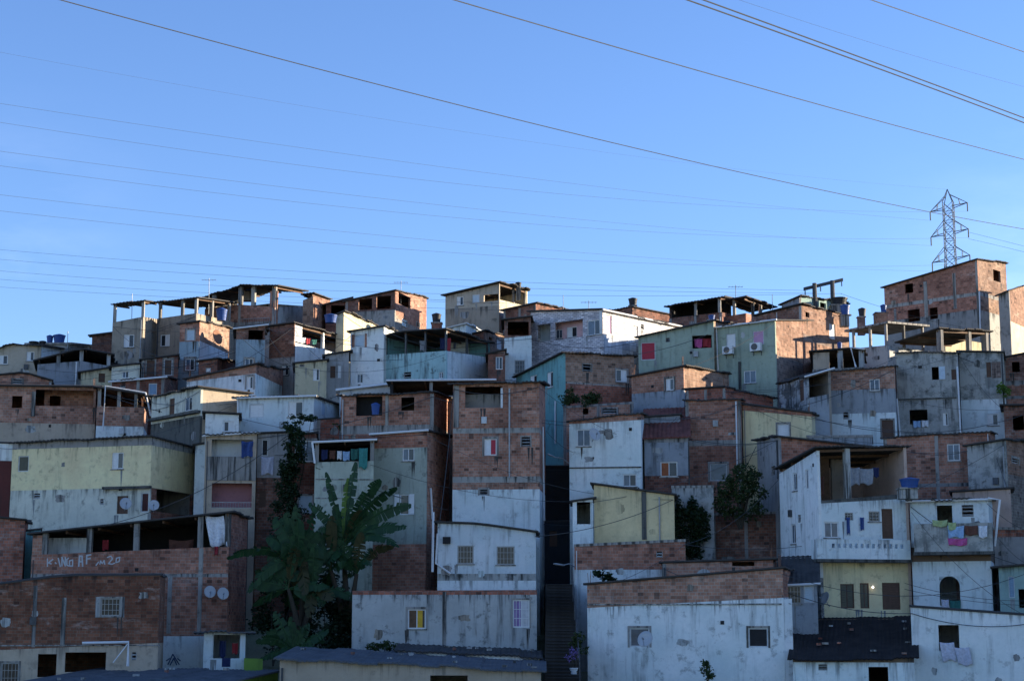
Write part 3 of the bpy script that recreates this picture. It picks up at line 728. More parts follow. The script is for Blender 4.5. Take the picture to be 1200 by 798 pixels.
h = H('green_house', 'green house with a red shutter and a window full of pink washing', 114.3, L=[(748,395),(836,376)], R=[(856,379)], Lr=6, bands=[('green',)], RB=[('brick_pale',)],
      LH=[(751,401,768,422,'s:red'),(780,396,785,401,'v'),(811,393,834,408,'o')], over=.24)
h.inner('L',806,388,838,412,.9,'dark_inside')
h31 = H('green_house', 'green house with two air conditioners, bare sunlit brick on its end wall', 112.5, L=[(838,383.5),(908,374.5)], R=[(954,375)], Lr=7, LB=[('green',)], RB=[('brick_pale',415.5),('brick_grey',)],  # end wall: brick_pale paints the lit part, brick_grey the shaded part
      LH=[(851,391,862,408,'s:white'),(882,387.5,895,404,'s:pink'),(871.5,434,886,449,'gb')], over=.2, gutter='L')
h31.strip('L',866,424,868.5,456,'mould','pipe',.1).pipe('L',[(840,384),(842,432),(838,470)],.05)
H('brick_house', 'brick house glowing orange in the low sun with one white window', 116.5, L=[(886,370.5),(939,357.5)], R=[(994,369.5)], Lr=7, LB=[('brick_dark',)], RB=[('brick_pale',391),('brick_grey',398),('brick_pale',)], RH=[(944,366,948.5,372,'o'),(972,379.5,979,397.5,'s:white')], over=.2)
hroof = H('blue_house', 'pale blue grey house at the crest under the pole with a cross beam', 127, L=[(916,356.5),(937,347.5)], R=[(994,356)], Lr=7, LB=[('bluegrey',)], RB=[('greenblue',)], RH=[(961,355,968,364,'o')], over=.2)
h = H('brick_house', 'tall bare brick house below the pylon with concrete beams and empty square windows', 133, L=[(1036,336.5),(1145,304)], R=[(1178.5,308.5)], Lr=4.8, LB=[('brick',342),('concrete',346),('brick',362),('concrete',)],
      RB=[('brick_pale',341.8),('concrete',346),('brick_pale',363),('concrete_pale',)], LH=[(1060,332.5,1070,343.5,'o'),(1063.5,362.5,1078,377,'o'),(1089,360.5,1099,374,'o')],
      RH=[(1164,317,1172.5,330,'o'),(1170.5,351,1178,364.5,'o'),(1173,391,1180,402,'wd')], over=.24)
h.strip('L',1083,330,1087,372,'concrete').strip('L',1117,320,1120.5,362,'concrete').strip('L',1048,362,1050.5,380,'concrete').pipe('R',[(1146.5,342),(1148,392)],.06)
H('brick_house', 'pale sunlit brick house beside the tall bare brick one', 128, L=[(1170,345),(1182,340)], R=[(1218,330)], Lr=8, LB=[('concrete',)], RB=[('brick_pale',376),('cream',)], RH=[(1204,355,1212,366,'o')], over=.24)
h = H('terrace_house', 'roof terrace of thin concrete posts under a flat slab, pale floor edge below', 117, L=[(994,409),(1040,404.5)], R=[(1087,412)], rl=[(994,387),(1040,377.5)], rr=[(1040,377.5),(1085,381.5)], bands=[('concrete_pale',)],
      colL=(1000,1019.5,1038), colR=(1061,1083), Lr=6.5, back='', over=.17, roof='slab', colw=.17)
h = H('terrace_house', 'roof terrace with stout posts under a dark sloping sheet roof', 116, L=[(1054,415),(1101,411)], R=[(1161,416)], rl=[(1053,401.5),(1101,385.5)], rr=[(1101,385.5),(1162,388.5)], bands=[('concrete',)],
      colL=(1101,), colR=(1104,1138,1158), Lr=6, back='', over=.24, colw=.3)
h.inner('R',1108,398,1150,416,4.5,'yellow')
h = H('terrace_house', 'low dark veranda with pale square pillars and a white pipe frame', 112, L=[(952,433),(1013,430)], rl=[(950,412.5),(1003,408.5),(1013,411)], bands=[('concrete',)], colL=(985,1010), Lr=5, back='BS', over=.2, colw=.36, colmat='concrete_pale')
h.pipe('L',[(1003,431),(997,408.5),(1013,410)],.07,'pvc',.3).inner('L',953,413,972,433,.1,'tan')
# --- right, second row
h = H('concrete_house', 'tall mouldy concrete house with laundry in a low window opening', 107, L=[(1050,413.5),(1122,412.5)], R=[(1124,413)], bands=[('concrete_mould',467),('concrete_mould',)],
      LH=[(1092,430,1100,445,'o'),(1115,433,1120.5,445,'d'),(1066,480,1087,497,'o'),(1105,484,1111,498.5,'wd')], Lr=5, over=.17)
h.strip('L',1100.5,429.5,1107.5,444.5,'shutter_pale','shutter',.06).pipe('L',[(1051,467),(1055,512)],.06).pipe('L',[(1121.8,430),(1126,512)],.06).strip('L',1051,466.4,1121,468,'mould','ledge',.06)
h = H('concrete_house', 'mouldy concrete house, its lower storey pale blue, with narrow dark doors', 107.6, L=[(1123.5,412.5),(1176,413.5)], bands=[('concrete_mould',467),('whiteblue',)], LH=[(1156,424.5,1161.5,442,'d'),(1157,485,1170,498.5,'wd')], Lr=5, over=.17)
h.strip('L',1162,424,1173,443,'brick_grey','wall_patch',.006)
H('brick_house', 'house of brick over grey render over white paint, with one metal window up high', 105.5, L=[(973,435.5),(1048,429)], R=[(1050,430)], bands=[('brick',455),('bluegrey',483),('whiteblue',)], LH=[(1019,444,1031,458,'gb'),(988,483,994.5,491,'v'),(1033.5,492,1047,514,'d')], Lr=5, over=.2)
h = H('mouldy_house', 'white house with black mould streaks and a curved grey balcony under a black roof', 104.5, L=[(912,451.5),(945,442)], R=[(945,467),(974,461)], rl=[(908,450),(945,440.5)], rr=[(945,440.5),(976,431.5)],
      LB=[('black_mould',)], RB=[('bluegrey',)], LH=[(937,445,942,470,'d')], Ll=4.5, back='BS', backmat='greybrown', over=.2, gutter='R')
H('brick_house', 'brick house at the picture edge with concrete beams, above the dark brick one', 110, L=[(1174,420),(1216,412)], bands=[('brick_dark',445),('concrete',450),('brick',475),('concrete',479),('brick',)], Lr=5, over=.2, LH=[(1186,424,1195,436,'o')])
H('brick_house', 'dark brick house at the picture edge with a wide black window', 104, L=[(1176,475),(1218,475)], bands=[('brick_dark',)], LH=[(1187,487,1200,504,'o')], Lr=5, over=.24)
# --- centre, second row
h = H('teal_house', 'house with a teal flank and a brick front above a ledge of bushes', 109, L=[(605,441.5),(660,413.5)], R=[(743,417.5)], Ll=7.5, LB=[('teal',)], RB=[('brick_pale',447),('concrete',449),('brick_red',)],
      LH=[(621,440,629,448.5,'wd'),(641,436,648,454,'wd')], RH=[(683,427,693,435.5,'v'),(722,433,735,447.5,'dw')], over=.24)
h.pipe('L',[(652,470),(652,520)],.06)
H('brick_shed', 'low brick annexe under the ledge with bushes, below the teal house', 106.5, L=[(660,477),(742,471.5)], bands=[('brick',)], LH=[(683,478.5,689.5,485.5,'o'),(706,479,723,485,'v')], roof='slab', over=.02, Lr=2.2)
H('brick_house', 'brick house with a grey blue lower wall and a gable turned to the sun', 107, L=[(740,440.5),(801,428.5)], R=[(854,438.5)], Lr=6, LB=[('brick',456),('bluegrey',)], RB=[('brick_pale',)], LH=[(780,443.5,789.5,457.5,'wd')], over=.24)
h = H('brick_house', 'big plain brick house with one dark blue window low on its front', 101.8, L=[(803,469.5),(868,468)], R=[(872,470)], bands=[('brick',515),('concrete',521.5),('brick',)], LH=[(832,543,852,563.5,'s:glassblue')], Lr=4, over=.17)
H('', '', 103.2, L=[(804,457),(850,454)], R=[(906,466)], bands=[('brick_red',)], Lr=5, root=h.root, over=.2)
h = H('yellow_house', 'yellow house with a brick band on top and one white shutter', 101.5, L=[(870,473.5),(951,484)], R=[(956,486)], bands=[('brick',[(870,481),(900,483),(951,488)]),('yellow',)], LH=[(911,496.5,925,511,'s:white')], Lr=4, over=.2)
H('blue_house', 'low blue grey wall of a house between the yellow one and the white doorway', 100.5, L=[(946,511),(1022,510.5)], bands=[('bluegrey',)], Lr=4, roof='slab', over=.05)
h = H('white_house', 'white house with a brick band and a satellite dish by its upper window', 98, L=[(667,493.5),(751,484)], R=[(756,486)], bands=[('brick',[(667,497),(751,492)]),('whiteblue',)], LH=[(676,503,692,523,'gb'),(730,555.5,746,570,'g')], Lr=5, over=.17)
h.strip('L',667,547,752,548.5,'mould','ledge',.05)
H('blue_shed', 'blue grey lean-to of stained sheeting behind the little red roof', 101.5, L=[(752,488),(797,485)], bands=[('bluegrey',)], Lr=3, over=.17)
H('grey_house', 'grey house with a brown leaf window over bare brick, little red roof on top', 99, L=[(755,514),(806,512)], bands=[('concrete',518),('bluegrey',557),('brick_dark',)], LH=[(774,541,794,558.5,'rd')], Lr=5, rs=.45, roof='red_roof', over=.17)
H('yellow_shed', 'plain yellow house wall under a slanting dark eave, dark damp stripe down it', 93, L=[(696,567.5),(790,580)], bands=[('yellow_bright',)], Lr=5, over=.2).strip('L',752,576,757.5,632,'mould','pipe',.05)
H('white_shed', 'narrow white annexe with a black opening stuck to the yellow house wall', 92.8, L=[(671,586.5),(695,583)], bands=[('whiteblue',)], LH=[(676,588,693.5,614,'o')], Lr=4, over=.17)
H('concrete_wall', 'short stained concrete wall overgrown by a dark climbing plant', 95.5, L=[(787,570),(836,569.5)], bands=[('concrete_mould',)], Lr=.5, roof='slab', over=.02, cat='wall')
H('brick_wall', 'dark brick retaining wall below the bushy tree', 97, L=[(834,602),(914,600)], bands=[('brick_dark',)], Lr=.5, roof='slab', over=.02, cat='wall')
H('brick_wall', 'broad brick wall under the plain yellow house, small louvre in it', 90.3, L=[(673,638.5),(803,632.5)], bands=[('brick',667),('whiteblue',)], LH=[(769,646,776.5,653,'v')], Lr=2, roof='slab', over=.03, cat='wall')
H('brick_shed', 'low brick shed roofed with dark sheets behind the long white and brick house', 87.5, L=[(776,659),(906,655)], bands=[('brick',)], LH=[(858,658,884,663,'o')], Lr=2, over=.17)
h = H('white_house', 'long stained white house with a bare brick band and a satellite dish', 83, L=[(688,685),(917,666)], R=[(926,668)], Lr=4, bands=[('brick',[(688,712),(917,700)]),('white_mould',)],
      LH=[(738,735.5,761,757.5,'s:glassblue'),(877,735.5,900,758,'s:dark')], over=.17)
h.strip('L',688,707,916,708.6,'concrete_mould','ledge',.06)
H('', '', 82.95, L=[(917,702),(928,701)], bands=[('white_mould',)], Lr=3, root=h.root, roof=None)
# --- centre, brick tower houses
h = H('brick_house', 'tall brick house with a big square loft opening and a white painted base', 96, L=[(531,450),(632,448.5)], R=[(639,453)], Lr=5, bands=[('brick',501),('concrete',507),('brick',558),('concrete',565),('brick',573),('whiteblue',)],
      LH=[(545,453,588,477.5,'o'),(567.5,514,582,533.5,'wred'),(611,512,621.5,523,'v'),(562,573.5,571.5,580,'v')], over=.3)
h.strip('L',531.5,452,538,501,'concrete').inner('L',543,462,590,480,.9,'concrete').pipe('R',[(634.5,500),(636,610)],.06).pipe('L',[(588,455),(588,478)],.07,'pvc',.02)
h = H('brick_house', 'brick and green house with an open loft, barrels in it and white shutters below', 97.5, L=[(400,464),(508,460)], R=[(529,469)], Lr=5, bands=[('brick',497),('concrete',507),('brick',)],
      LH=[(417,464.5,448,487,'o'),(470,465.5,485.5,481,'o')], over=.24)
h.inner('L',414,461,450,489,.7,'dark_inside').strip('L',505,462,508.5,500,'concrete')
hg = H('', '', 95.6, L=[(437,508.5),(500,504)], R=[(526,512)], Lr=4.5, LB=[('brick',524),('greengrey',637),('brick',)], RB=[('brick',)], LH=[(471.5,525,485.5,540,'g'),(468.5,579,479.5,603,'sh')], root=h.root, gutter='L', over=.17)
hg.pipe('R',[(503,572),(505,608)],.07)
hc = H('', '', 94.6, L=[(369,541.5),(438,540)], rl=[(366,518),(440,515)], bands=[('greengrey',)], Lr=3.5, colL=(371,436), back='BS', root=h.root, gutter='L', over=.17, colw=.22)
for v_ in (561, 583, 606): hc.strip('L',369.5,v_,437,v_+1.3,'concrete','ledge',.02)
hc.pipe('L',[(366,518),(369,543)],.06,'pvc',.15)
h = H('dark_house', 'dark terrace house with black roof and white gutter above the tall brick house', 102, L=[(457,464),(577,463)], rl=[(455,446),(577,445)], bands=[('concrete',)], Lr=5, colL=(505,), back='BS', gutter='L', over=.24)
H('white_shed', 'shed of pale ribbed sheeting below the turquoise terrace', 104, L=[(398,457),(457,450)], bands=[('roof_white',)], Lr=4, roof='roof_white', over=.24, gutter='L')
h = H('brick_shed', 'narrow dark brick house behind the banana plants, with a glazed upper window', 97.3, L=[(343,511),(371,508)], bands=[('brick_dark',)], LH=[(348,516,369,541,'gb'),(349,580,366,602,'s:pale')], Lr=4, over=.17)
H('brick_house', 'long low brick wall top of a house, dark roof in front of it', 101, L=[(345,493),(402,489)], bands=[('brick_red',)], Lr=3, over=.02)
# --- left, second to fourth row
h = H('white_house', 'white house under a thin white gutter with three shuttered windows', 100.2, L=[(278,466.5),(368,464)], R=[(403,476)], Lr=6, bands=[('whiteblue',)], LH=[(292,473.5,309,489.5,'s:white'),(337.5,470.5,355,488.5,'wd')], RH=[(377,471.5,382.5,487.5,'s:pale')], over=.24, gutter='L')
h.pipe('L',[(279,467),(280,505)],.05)
H('white_house', 'white and bare brick house with a brick gable strip above one shutter', 111, L=[(219,444.5),(300,427.5)], R=[(332,433.5)], Lr=6, LB=[('brick',[(219,447.5),(300,437.5)]),('whiteblue',)], RB=[('brick',438),('whiteblue',)], LH=[(289,441,296.5,455.5,'wd')], over=.24)
h = H('tan_house', 'pale green and tan house on a blackened base', 100.8, L=[(178,465),(235.5,453.5)], R=[(291,460.5)], Lr=3.3, LB=[('palegreen',487),('mould',)], RB=[('tan',)], LH=[(198.5,467,204.5,487,'d'),(216.5,465,225,481.5,'g')], over=.24)
h.strip('L',178,486,235,489,'mould','ledge',.35)
H('white_house', 'small plain white house with a single dark window', 98, L=[(241,482.5),(280,484.5)], bands=[('white',)], LH=[(262,493.5,274,506,'dw')], Lr=4, over=.2)
h = H('yellow_house', 'long yellow house over a pale green ground floor, dark roof edge and damp patches', 96, L=[(15,518.5),(178,512)], R=[(229,525.5)], Lr=5.5, LB=[('concrete',521.5),('yellow',571),('palegreen',)], RB=[('concrete',521.5),('yellow',571),('brick_dark',)],
      LH=[(21,534,33.5,552.5,'s:olive'),(131,530,144.5,549.5,'wd'),(39,578,47,584,'v'),(117,584.5,121.5,591,'v'),(137,581,150,602,'d'),(165,577,176,600,'s:maroon')], RH=[(183,576,226,602,'o')], over=.2)
h.strip('L',122,570,178,573,'mould','ledge',.25)
h = H('balcony_house', 'narrow tan house with two stacked open balconies, the lower one rose pink inside', 96.5, L=[(241,510),(301,506.5)], R=[(303,508)], bands=[('tan',)], LH=[(248,515,296,535,'o'),(248,566,295,595,'o')], gutter='L', Lr=5, over=.2)
h.inner('L',244,560,298,598,.9,'rose').inner('L',244,512,300,538,.9,'white').strip('L',241.5,535,300,563,'concrete','parapet',.06).rail('L',248,588,295,595,-.05)
H('whiteblue_house', 'sliver of a pale blue wall with pipes beside the stacked balconies', 98, L=[(229,522),(243,520)], bands=[('whiteblue',)], Lr=3, over=.17)
h = H('grey_house', 'grey rendered house with narrow dark windows next to the climbing vine', 97.2, L=[(302,507),(338,505.5)], bands=[('grey',560),('brick_dark',)], LH=[(307,515,314,534,'s:dark'),(304,575,311.5,594,'d')], Lr=5, over=.17)
h = H('brick_house', 'wide brick house with a dark open veranda, concrete posts and white painted words', 89.5, L=[(37,650),(268,640)], rl=[(36,625.5),(268,600.5)], bands=[('brick',672),('concrete',676),('brick',745),('whiteblue',)],
      R=[(268,602),(291,604)], RB=[('brick',)], Lr=5, colL=(52,104,159,234,266), back='BS', over=.24, colw=.27, colmat='concrete')
h.inner('L',38,627,52,652,.05,'brick').inner('L',55,630,103,650,1.4,'white').strip('L',196,675,201,742,'concrete').strip('L',232,642,237,742,'concrete')
hv = h
h = H('brick_house', 'mossy brick house with concrete posts, barred window and tan ground floor', 83, L=[(-16,686),(75,674),(188,673.5)], R=[(194,676)], bands=[('brick_moss',[(-16,762),(188,753)]),('tan',)],
      LH=[(118,700.5,141,721.5,'b'),(44,766,66,793,'o'),(76,764,124,787,'o'),(1,776,22,803,'b'),(154,764,160,773,'v')], Lr=5, over=.06)
h.strip('L',38,686,42.5,758,'concrete').strip('L',71.5,700,77,757,'concrete').strip('L',-16,755,188,756.6,'concrete','ledge',.03).pipe('L',[(97,753),(151,752),(150,780)],.07,'pvc',.25).pipe('L',[(150,754),(133,776)],.03,'pvc',.25).strip('L',112,699,118,723,'concrete_pale','window_surround',.015).strip('L',141.3,699,146,723,'concrete_pale','window_surround',.015)
H('brick_house', 'red brick house corner with a plain roof edge above the mossy brick one', 90.5, L=[(-16,605.5),(29,610)], R=[(33,612)], bands=[('brick_red',)], Lr=4, over=.2)
H('white_house', 'white and dark maroon house end at the picture edge', 98.5, L=[(-16,517.5),(16,518.5)], bands=[('white',540),('maroon',)], Lr=4, over=.05)
H('teal_shed', 'dark teal shed squeezed behind the veranda with painted words', 92.5, L=[(29,622),(48,620)], bands=[('teal',)], Lr=3, over=.05)
h = H('shop', 'little shop with white posts, dark counter opening and blue stripes under a sheet roof', 85.5, L=[(239,740.5),(288,740)], bands=[('whiteblue',)], LH=[(250,743.5,281,771,'o')], Lr=3, rs=-.02, over=.5, roof='fibre_roof_pale', cat='shop')
h.strip('L',260,770.5,270,781,'cloth_navy','painted_stripe',.006)
H('lime_wall', 'bright lime green low wall beside the little shop', 84.5, L=[(286,771),(308,772)], bands=[('limegreen',)], Lr=1., roof=None, cat='wall')
# --- right, lower rows
h = H('brick_house', 'brick house behind the balconies with one white framed window', 97, L=[(1035,513.5),(1160,505.5)], R=[(1166,508)], bands=[('brick',)], LH=[(1110,520,1125,540,'gb')], Lr=5, over=.17)
h = H('brick_house', 'house of mouldy concrete and brick with an air conditioner at the picture edge', 95, L=[(1133,522.5),(1178,515.5)], R=[(1218,519)], Lr=6, LB=[('concrete_mould',)], RB=[('brick_pale',555),('brick_grey',)], RH=[(1186,537.5,1194,543,'v')], over=.2)
H('pink_house', 'plain salmon pink house wall behind the white gutter', 92.5, L=[(1116,577),(1184,573)], bands=[('peach',)], Lr=3, over=.17)
H('grey_house', 'grey low house with a red brick course at the picture edge', 91, L=[(1164,618.5),(1218,619)], bands=[('brick_red',628.5),('grey',)], Lr=3, roof='slab', over=.05)
H('green_house', 'pale green house with blue shutters low at the picture edge', 87, L=[(1170,664),(1218,660)], bands=[('greenblue',)], LH=[(1182,675,1189,700,'s:blue'),(1194,690,1203,712,'o')], Lr=4, over=.4)
H('brick_house', 'grey and brick house with a dark roof edge behind the tall white balcony house', 96, L=[(887,517),(912,510.5)], R=[(1024,523)], Ll=5, LB=[('grey',)], RB=[('brick',)], LH=[(904,546,908,557,'o')], over=.24)
h = H('balcony_house', 'tall white house with an open top terrace, a patterned balustrade and a yellow ground floor', 89, L=[(913,555.5),(957,528)], R=[(957,587),(1064,578)], rl=[(908,551.5),(957,525.5)], rr=[(957,525.5),(1052,523)], Ll=5.5,
      LB=[('white',[(913,668),(957,676)]),('black_mould',)], RB=[('mould',[(957,590),(1064,584)]),('whiteblue',655),('yellow',)], LH=[(929,554,934,575,'g'),(944,550,947.5,573,'g'),(927,614,932.5,637,'g'),(935,603,938.5,612,'v')],
      RH=[(966,611.5,983,630,'gb'),(990,600.5,1000,609.5,'b'),(1018,599,1031,611,'b'),(1033.5,596,1046.5,631,'d'),(985,684,1001,712.5,'dd'),(1008,683,1018.5,712.5,'dd'),(1034,682.5,1055,714,'d')],
      colR=(993,), back='BS', backmat='peach', over=.25, colw=.3, colmat='concrete_pale')
h.balcony('R',958,632,1067,655,.85,'whiteblue',13)
hcb = h
h.inner('R',959,535,972,586,2.2,'wood').inner('R',975,538,990,586,2.6,'greybrown')
h = H('white_house', 'white house with washing over a mouldy balcony and an arched window beneath', 88.3, L=[(1066,587),(1158,584.5)], R=[(1163,586)], bands=[('whiteblue',640),('brownwall',657),('whiteblue',)],
      LH=[(1098,592,1116,616,'o'),(1127,591.5,1141,605,'v'),(1101,675,1125,709,'arch:whiteblue')], Lr=5, over=.2, gutter='L')
h.balcony('L',1071,613,1163,646,.9,'concrete_mould').pipe('L',[(1158,584),(1172,586),(1166,640)],.06,'pvc',.3)
hw2 = h
hC3 = H('white_house', 'large plain white house front with washing hanging from its square window', 80.5, L=[(1067,711),(1218,722)], bands=[('white',)], LH=[(1100,732,1124,762.5,'o')], Lr=4, over=.06)
H('tiled_roof_house', 'low white house beneath a broad dark tiled roof', 80.5, L=[(929,771),(1071,770)], bands=[('brownwall',776),('whiteblue',)], LH=[(959,778,969.5,785,'v'),(1018,781,1041,806,'o')], Lr=6.5, rs=.28, roof='tile_roof', over=.24, pitch=.2, thick=.06, wave=.015)
H('blue_shed', 'small blue shed with a barred window between two white houses', 85.3, L=[(914,684),(957.5,682)], bands=[('bluegrey',)], LH=[(918,686,939,707,'b'),(942,686,954,706,'s:pale')], Lr=4, rs=.35, over=.17, gutter='L')
# --- lowest row, roofs seen from above
h = H('white_house', 'white house with small vents and two barred windows below the tall brick house', 91, L=[(513,612),(560,613.5),(628,623)], bands=[('whiteblue',672),('concrete_mould',680),('white',)], LH=[(536,639,555,660.5,'b'),(582,640,603,661.5,'b')], Lr=4.2, over=.2)
h.pipe('L',[(508,600),(507,670)],.07,'pvc',.15).pipe('L',[(513,625),(511,660),(528,672)],.06,'pvc',.12).strip('L',519,629,528,637,'dark_inside','meter_box',.18)
H('grey_house', 'long stained grey house with a brick coping, yellow curtain and a white grille', 86.5, L=[(413,692),(629,691)], bands=[('brick_red',696.5),('concrete_pale',)], LH=[(478,713.5,499,736.5,'cur'),(601,702.5,620.5,735,'wb')], Lr=4, roof=None)
H('white_shed', 'low white building under a black sheet roof in front of the long grey house', 82.5, L=[(466,762.5),(632,770)], bands=[('white',)], LH=[(583,773,604,779.5,'v')], Lr=2.5, over=.17, rs=.1)
H('corrugated_roof_house', 'beige building with a wide grey corrugated roof seen from above', 77, L=[(328,772),(480,778),(634,786.5)], bands=[('tan',)], LH=[(504,791,548,815,'o')], Lr=6.5, rs=.06, roof='fibre_roof_pale', over=.25, pitch=.2, wave=.012)
H('flat_roof_house', 'building with a dull grey roof seen from above and lime green flank', 73.5, L=[(10,803),(238,806)], R=[(326,786)], Lr=9, LB=[('tan',)], RB=[('limegreen',)], roof='fibre_roof_pale', over=.2, pitch=.2, wave=.012)
H('blue_house', 'bluish house wall deep in the alley, shade painted into its colour', 104, L=[(630,546),(672,546)], bands=[('alley_shade',)], Lr=4, over=.05)
H('dark_house', 'added wall painted as the black shade at the head of the stairs', 100, L=[(632,612),(674,611)], bands=[('alley_shade',)], LH=[(644,622,653,640,'d')], Lr=3, over=.05)  # filler wall, painted dark where the alley is only black shade

# loose blocks that hold the roof sheets down
rs_ = random.Random(3)
for txt, nb in (('wide grey corrugated roof', 14), ('broad dark tiled roof', 12), ('dull grey roof seen', 10), ('black sheet roof in front', 6), ('two barred windows below', 6)):
    h = find(txt)
    for _ in range(nb):
        x = rs_.uniform(-h.Wl+.2, -.2); y = rs_.uniform(.1, h.Wr-.3); p = h.L.o+h.L.sd*x+h.R.sd*y; mb = MB()
        mb.cbox((p.x, p.y, h.roofz(x, y)+.12), rs_.uniform(.12,.3), rs_.uniform(.1,.2), rs_.uniform(.07,.12), rs_.uniform(0,3)); mb.build('roof_weight', rs_.choice(('brick_red','concrete','concrete_pale')), h.root)
# ---------------------------------------------------------------- wear: drain pipes, cement repairs, meter boxes, rebar ends
rw = random.Random(11)
for lab, h in HS:
    if h.Wl < 2.2: continue
    rc = h.rectsL
    def free(a, b, c, e): return all(b < r[0]-.15 or a > r[1]+.15 or e < r[2]-.15 or c > r[3]+.15 for r in rc)
    for _ in range(rw.choice((1,2,2,3,3))):
        w = rw.uniform(.25,.9); hh = rw.uniform(.2,.7); a = rw.uniform(-h.Wl+.1, -w-.1); zt = h.topL(a+w/2)-rw.uniform(.3,3.2)
        if zt-hh < h.zb+.3 or not free(a, a+w, zt-hh, zt): continue
        n = 16; mb = MB(); pts = []
        for k in range(n):
            q = 2*math.pi*k/n; r = rw.uniform(.62,1.)
            pts.append((a+w/2+w/2*r*math.copysign(abs(math.cos(q))**.7, math.cos(q)), zt-hh/2+hh/2*r*math.copysign(abs(math.sin(q))**.7, math.sin(q))))
        f = [h.L.at(x, .009, z) for x, z in pts]; bk = [h.L.at(x, .001, z) for x, z in pts]
        mb.quad(f, pts)
        for k in range(n): mb.quad([bk[k], bk[(k+1)%n], f[(k+1)%n], f[k]], [(0,0),(.1,0),(.1,.01),(0,.01)])
        mb.build('cement_patch', rw.choice(('concrete','greybrown','concrete_pale') if 'brick' in h.matL else ('concrete_pale','grey',h.matL,h.matL)), h.root)
    if rw.random() < .55:
        x = rw.choice((-.12, -h.Wl+.12, rw.uniform(-h.Wl+.2, -.2))); z1 = h.topL(x)-rw.uniform(.05,.4); z0 = max(h.zb, z1-rw.uniform(2.,6.))
        if free(x-.06, x+.06, z0, z1):
            mb = MB(); mb.tube([h.L.at(x, .06, z1), h.L.at(x, .06, z0)], rw.choice((.025,.04,.05)), 6); mb.build('drain_pipe', rw.choice(('pvc','pipe_dark','galvanised')), h.root)
    if 'brick' in h.matL and h.allbrick:
        for x0 in (-.2, -h.Wl, -h.Wl/2-.1):
            zt = h.topL(x0+.1)-.02
            if rw.random() < .6 and free(x0+.1, x0+.12, h.zb, zt):
                mb = MB(); fbox(mb, h.L, x0+.001, x0+.199, h.zb, zt-.03, .002, .012); mb.build('pillar', 'concrete', h.root)
        zt = min(h.topL(0), h.topL(-h.Wl))-rw.uniform(2.5,2.8)
        if rw.random() < .6 and free(-h.Wl, 0, zt-.2, zt):
            mb = MB(); fbox(mb, h.L, -h.Wl+.001, -.001, zt-.2, zt, .002, .014); mb.build('ring_beam', 'concrete', h.root)
    if rw.random() < .5:
        x = rw.uniform(-h.Wl+.3, -.4); z1 = h.topL(x)-rw.uniform(.5,3.)
        if free(x, x+.25, z1-.2, z1):
            mb = MB(); fbox(mb, h.L, x, x+rw.uniform(.14,.26), z1-.18, z1, .002, .02); mb.build('vent_cover', 'dark_inside', h.root)
    if rw.random() < .3:
        x = rw.uniform(-h.Wl+.3, -.5); z1 = h.topL(x)-rw.uniform(1.2,2.4)
        if free(x, x+.32, z1-.4, z1):
            mb = MB(); fbox(mb, h.L, x, x+.3, z1-.38, z1, .002, .14); mb.build('meter_box', rw.choice(('galvanised','white_dirty','steel')), h.root)
    if rw.random() < .4 and 'brick' in h.matL:
        for x in (-.12, -h.Wl+.12):
            mb = MB()
            for dx, dy in ((0,.05),(.07,.1),(.02,.14)):
                p = h.L.at(x+dx-.04, -dy, h.topL(x)); mb.tube([p-Z*.2, p+Z*rw.uniform(.3,.75)+Vector((rw.uniform(-.08,.08), rw.uniform(-.08,.08), 0))], .012, 4)
            mb.build('rebar', 'dish_rust', h.root)
# slack cables strung between roof corners
tops = [h.L.at(-.05, .06, h.topL(0)-.25) for l, h in HS]+[h.L.at(-h.Wl+.05, .06, h.topL(-h.Wl)-.3) for l, h in HS if h.Wl > 1.5]
done = 0; tries = 0
while done < 85 and tries < 9000:
    tries += 1; a, b = rw.sample(tops, 2); L = (a-b).length
    if not 4 < L < 17 or abs(a.y-b.y) > 6: continue
    mid = (a+b)/2; n = 14; sag = L*rw.uniform(.03,.09)
    mb = MB(); mb.tube([a.lerp(b, k/n)-Z*sag*4*(k/n)*(1-k/n)-Vector((0,.15*math.sin(math.pi*k/n),0)) for k in range(n+1)], rw.choice((.011,.014,.018)), 5)
    o = mb.build('service_cable', 'pipe_dark', None, a); tag(o, 'thin dark slack cable strung from house to house', 'cable', 'slack service cables between the crowded houses'); done += 1
# ---------------------------------------------------------------- small things standing on, or hanging from, the houses
def water_tank(c, w, h, mat, label, group=None):
    t = empty('water_tank', c, label, 'water tank', group); r = w/2; mb = MB()
    mb.lathe(c, [(r*.8,0),(r*.84,h*.25),(r*.86,h*.27),(r*.9,h*.5),(r*.92,h*.52),(r*.97,h*.74),(r*1.03,h*.75),(r*1.03,h*.8),(r,h*.8)], 20); mb.build('tank_body', mat, t, smooth=False)
    mb = MB(); mb.lathe(Vector(c)+Z*h*.802, [(r*1.06,0),(r*1.06,h*.05),(r*.9,h*.1),(r*.55,h*.17),(r*.3,h*.19),(r*.28,h*.22),(.02,h*.22)], 20); mb.build('lid', mat, t)
    return t
def tank_at(u0, u1, v0, v1, D, mat, label, group=None):
    a = P((u0+u1)/2, v1, D); w = (u1-u0)/F*a.length; h = (v1-v0)/F*a.length
    return water_tank(a, w, h, mat, label, group)
G = 'plastic water tanks on the roofs'
tank_at(54.5,62,393,402,128.5,'tank_blue','smaller blue water tank on the dark concrete house, beside the larger blue one',G)
tank_at(62.5,76,392,402,128.5,'tank_blue','larger blue water tank on the dark concrete house at the hilltop',G)
tank_at(34,45,400,404.5,126.8,'tank_black','low black water tank next to a similar one behind the beige house',G)
tank_at(46,54,399.5,404.5,127,'tank_black','low black water tank just beside the smaller blue tank',G)
tank_at(253,266,361,376,126,'tank_blue','blue water tank under the canopy of the large grey beige house',G)
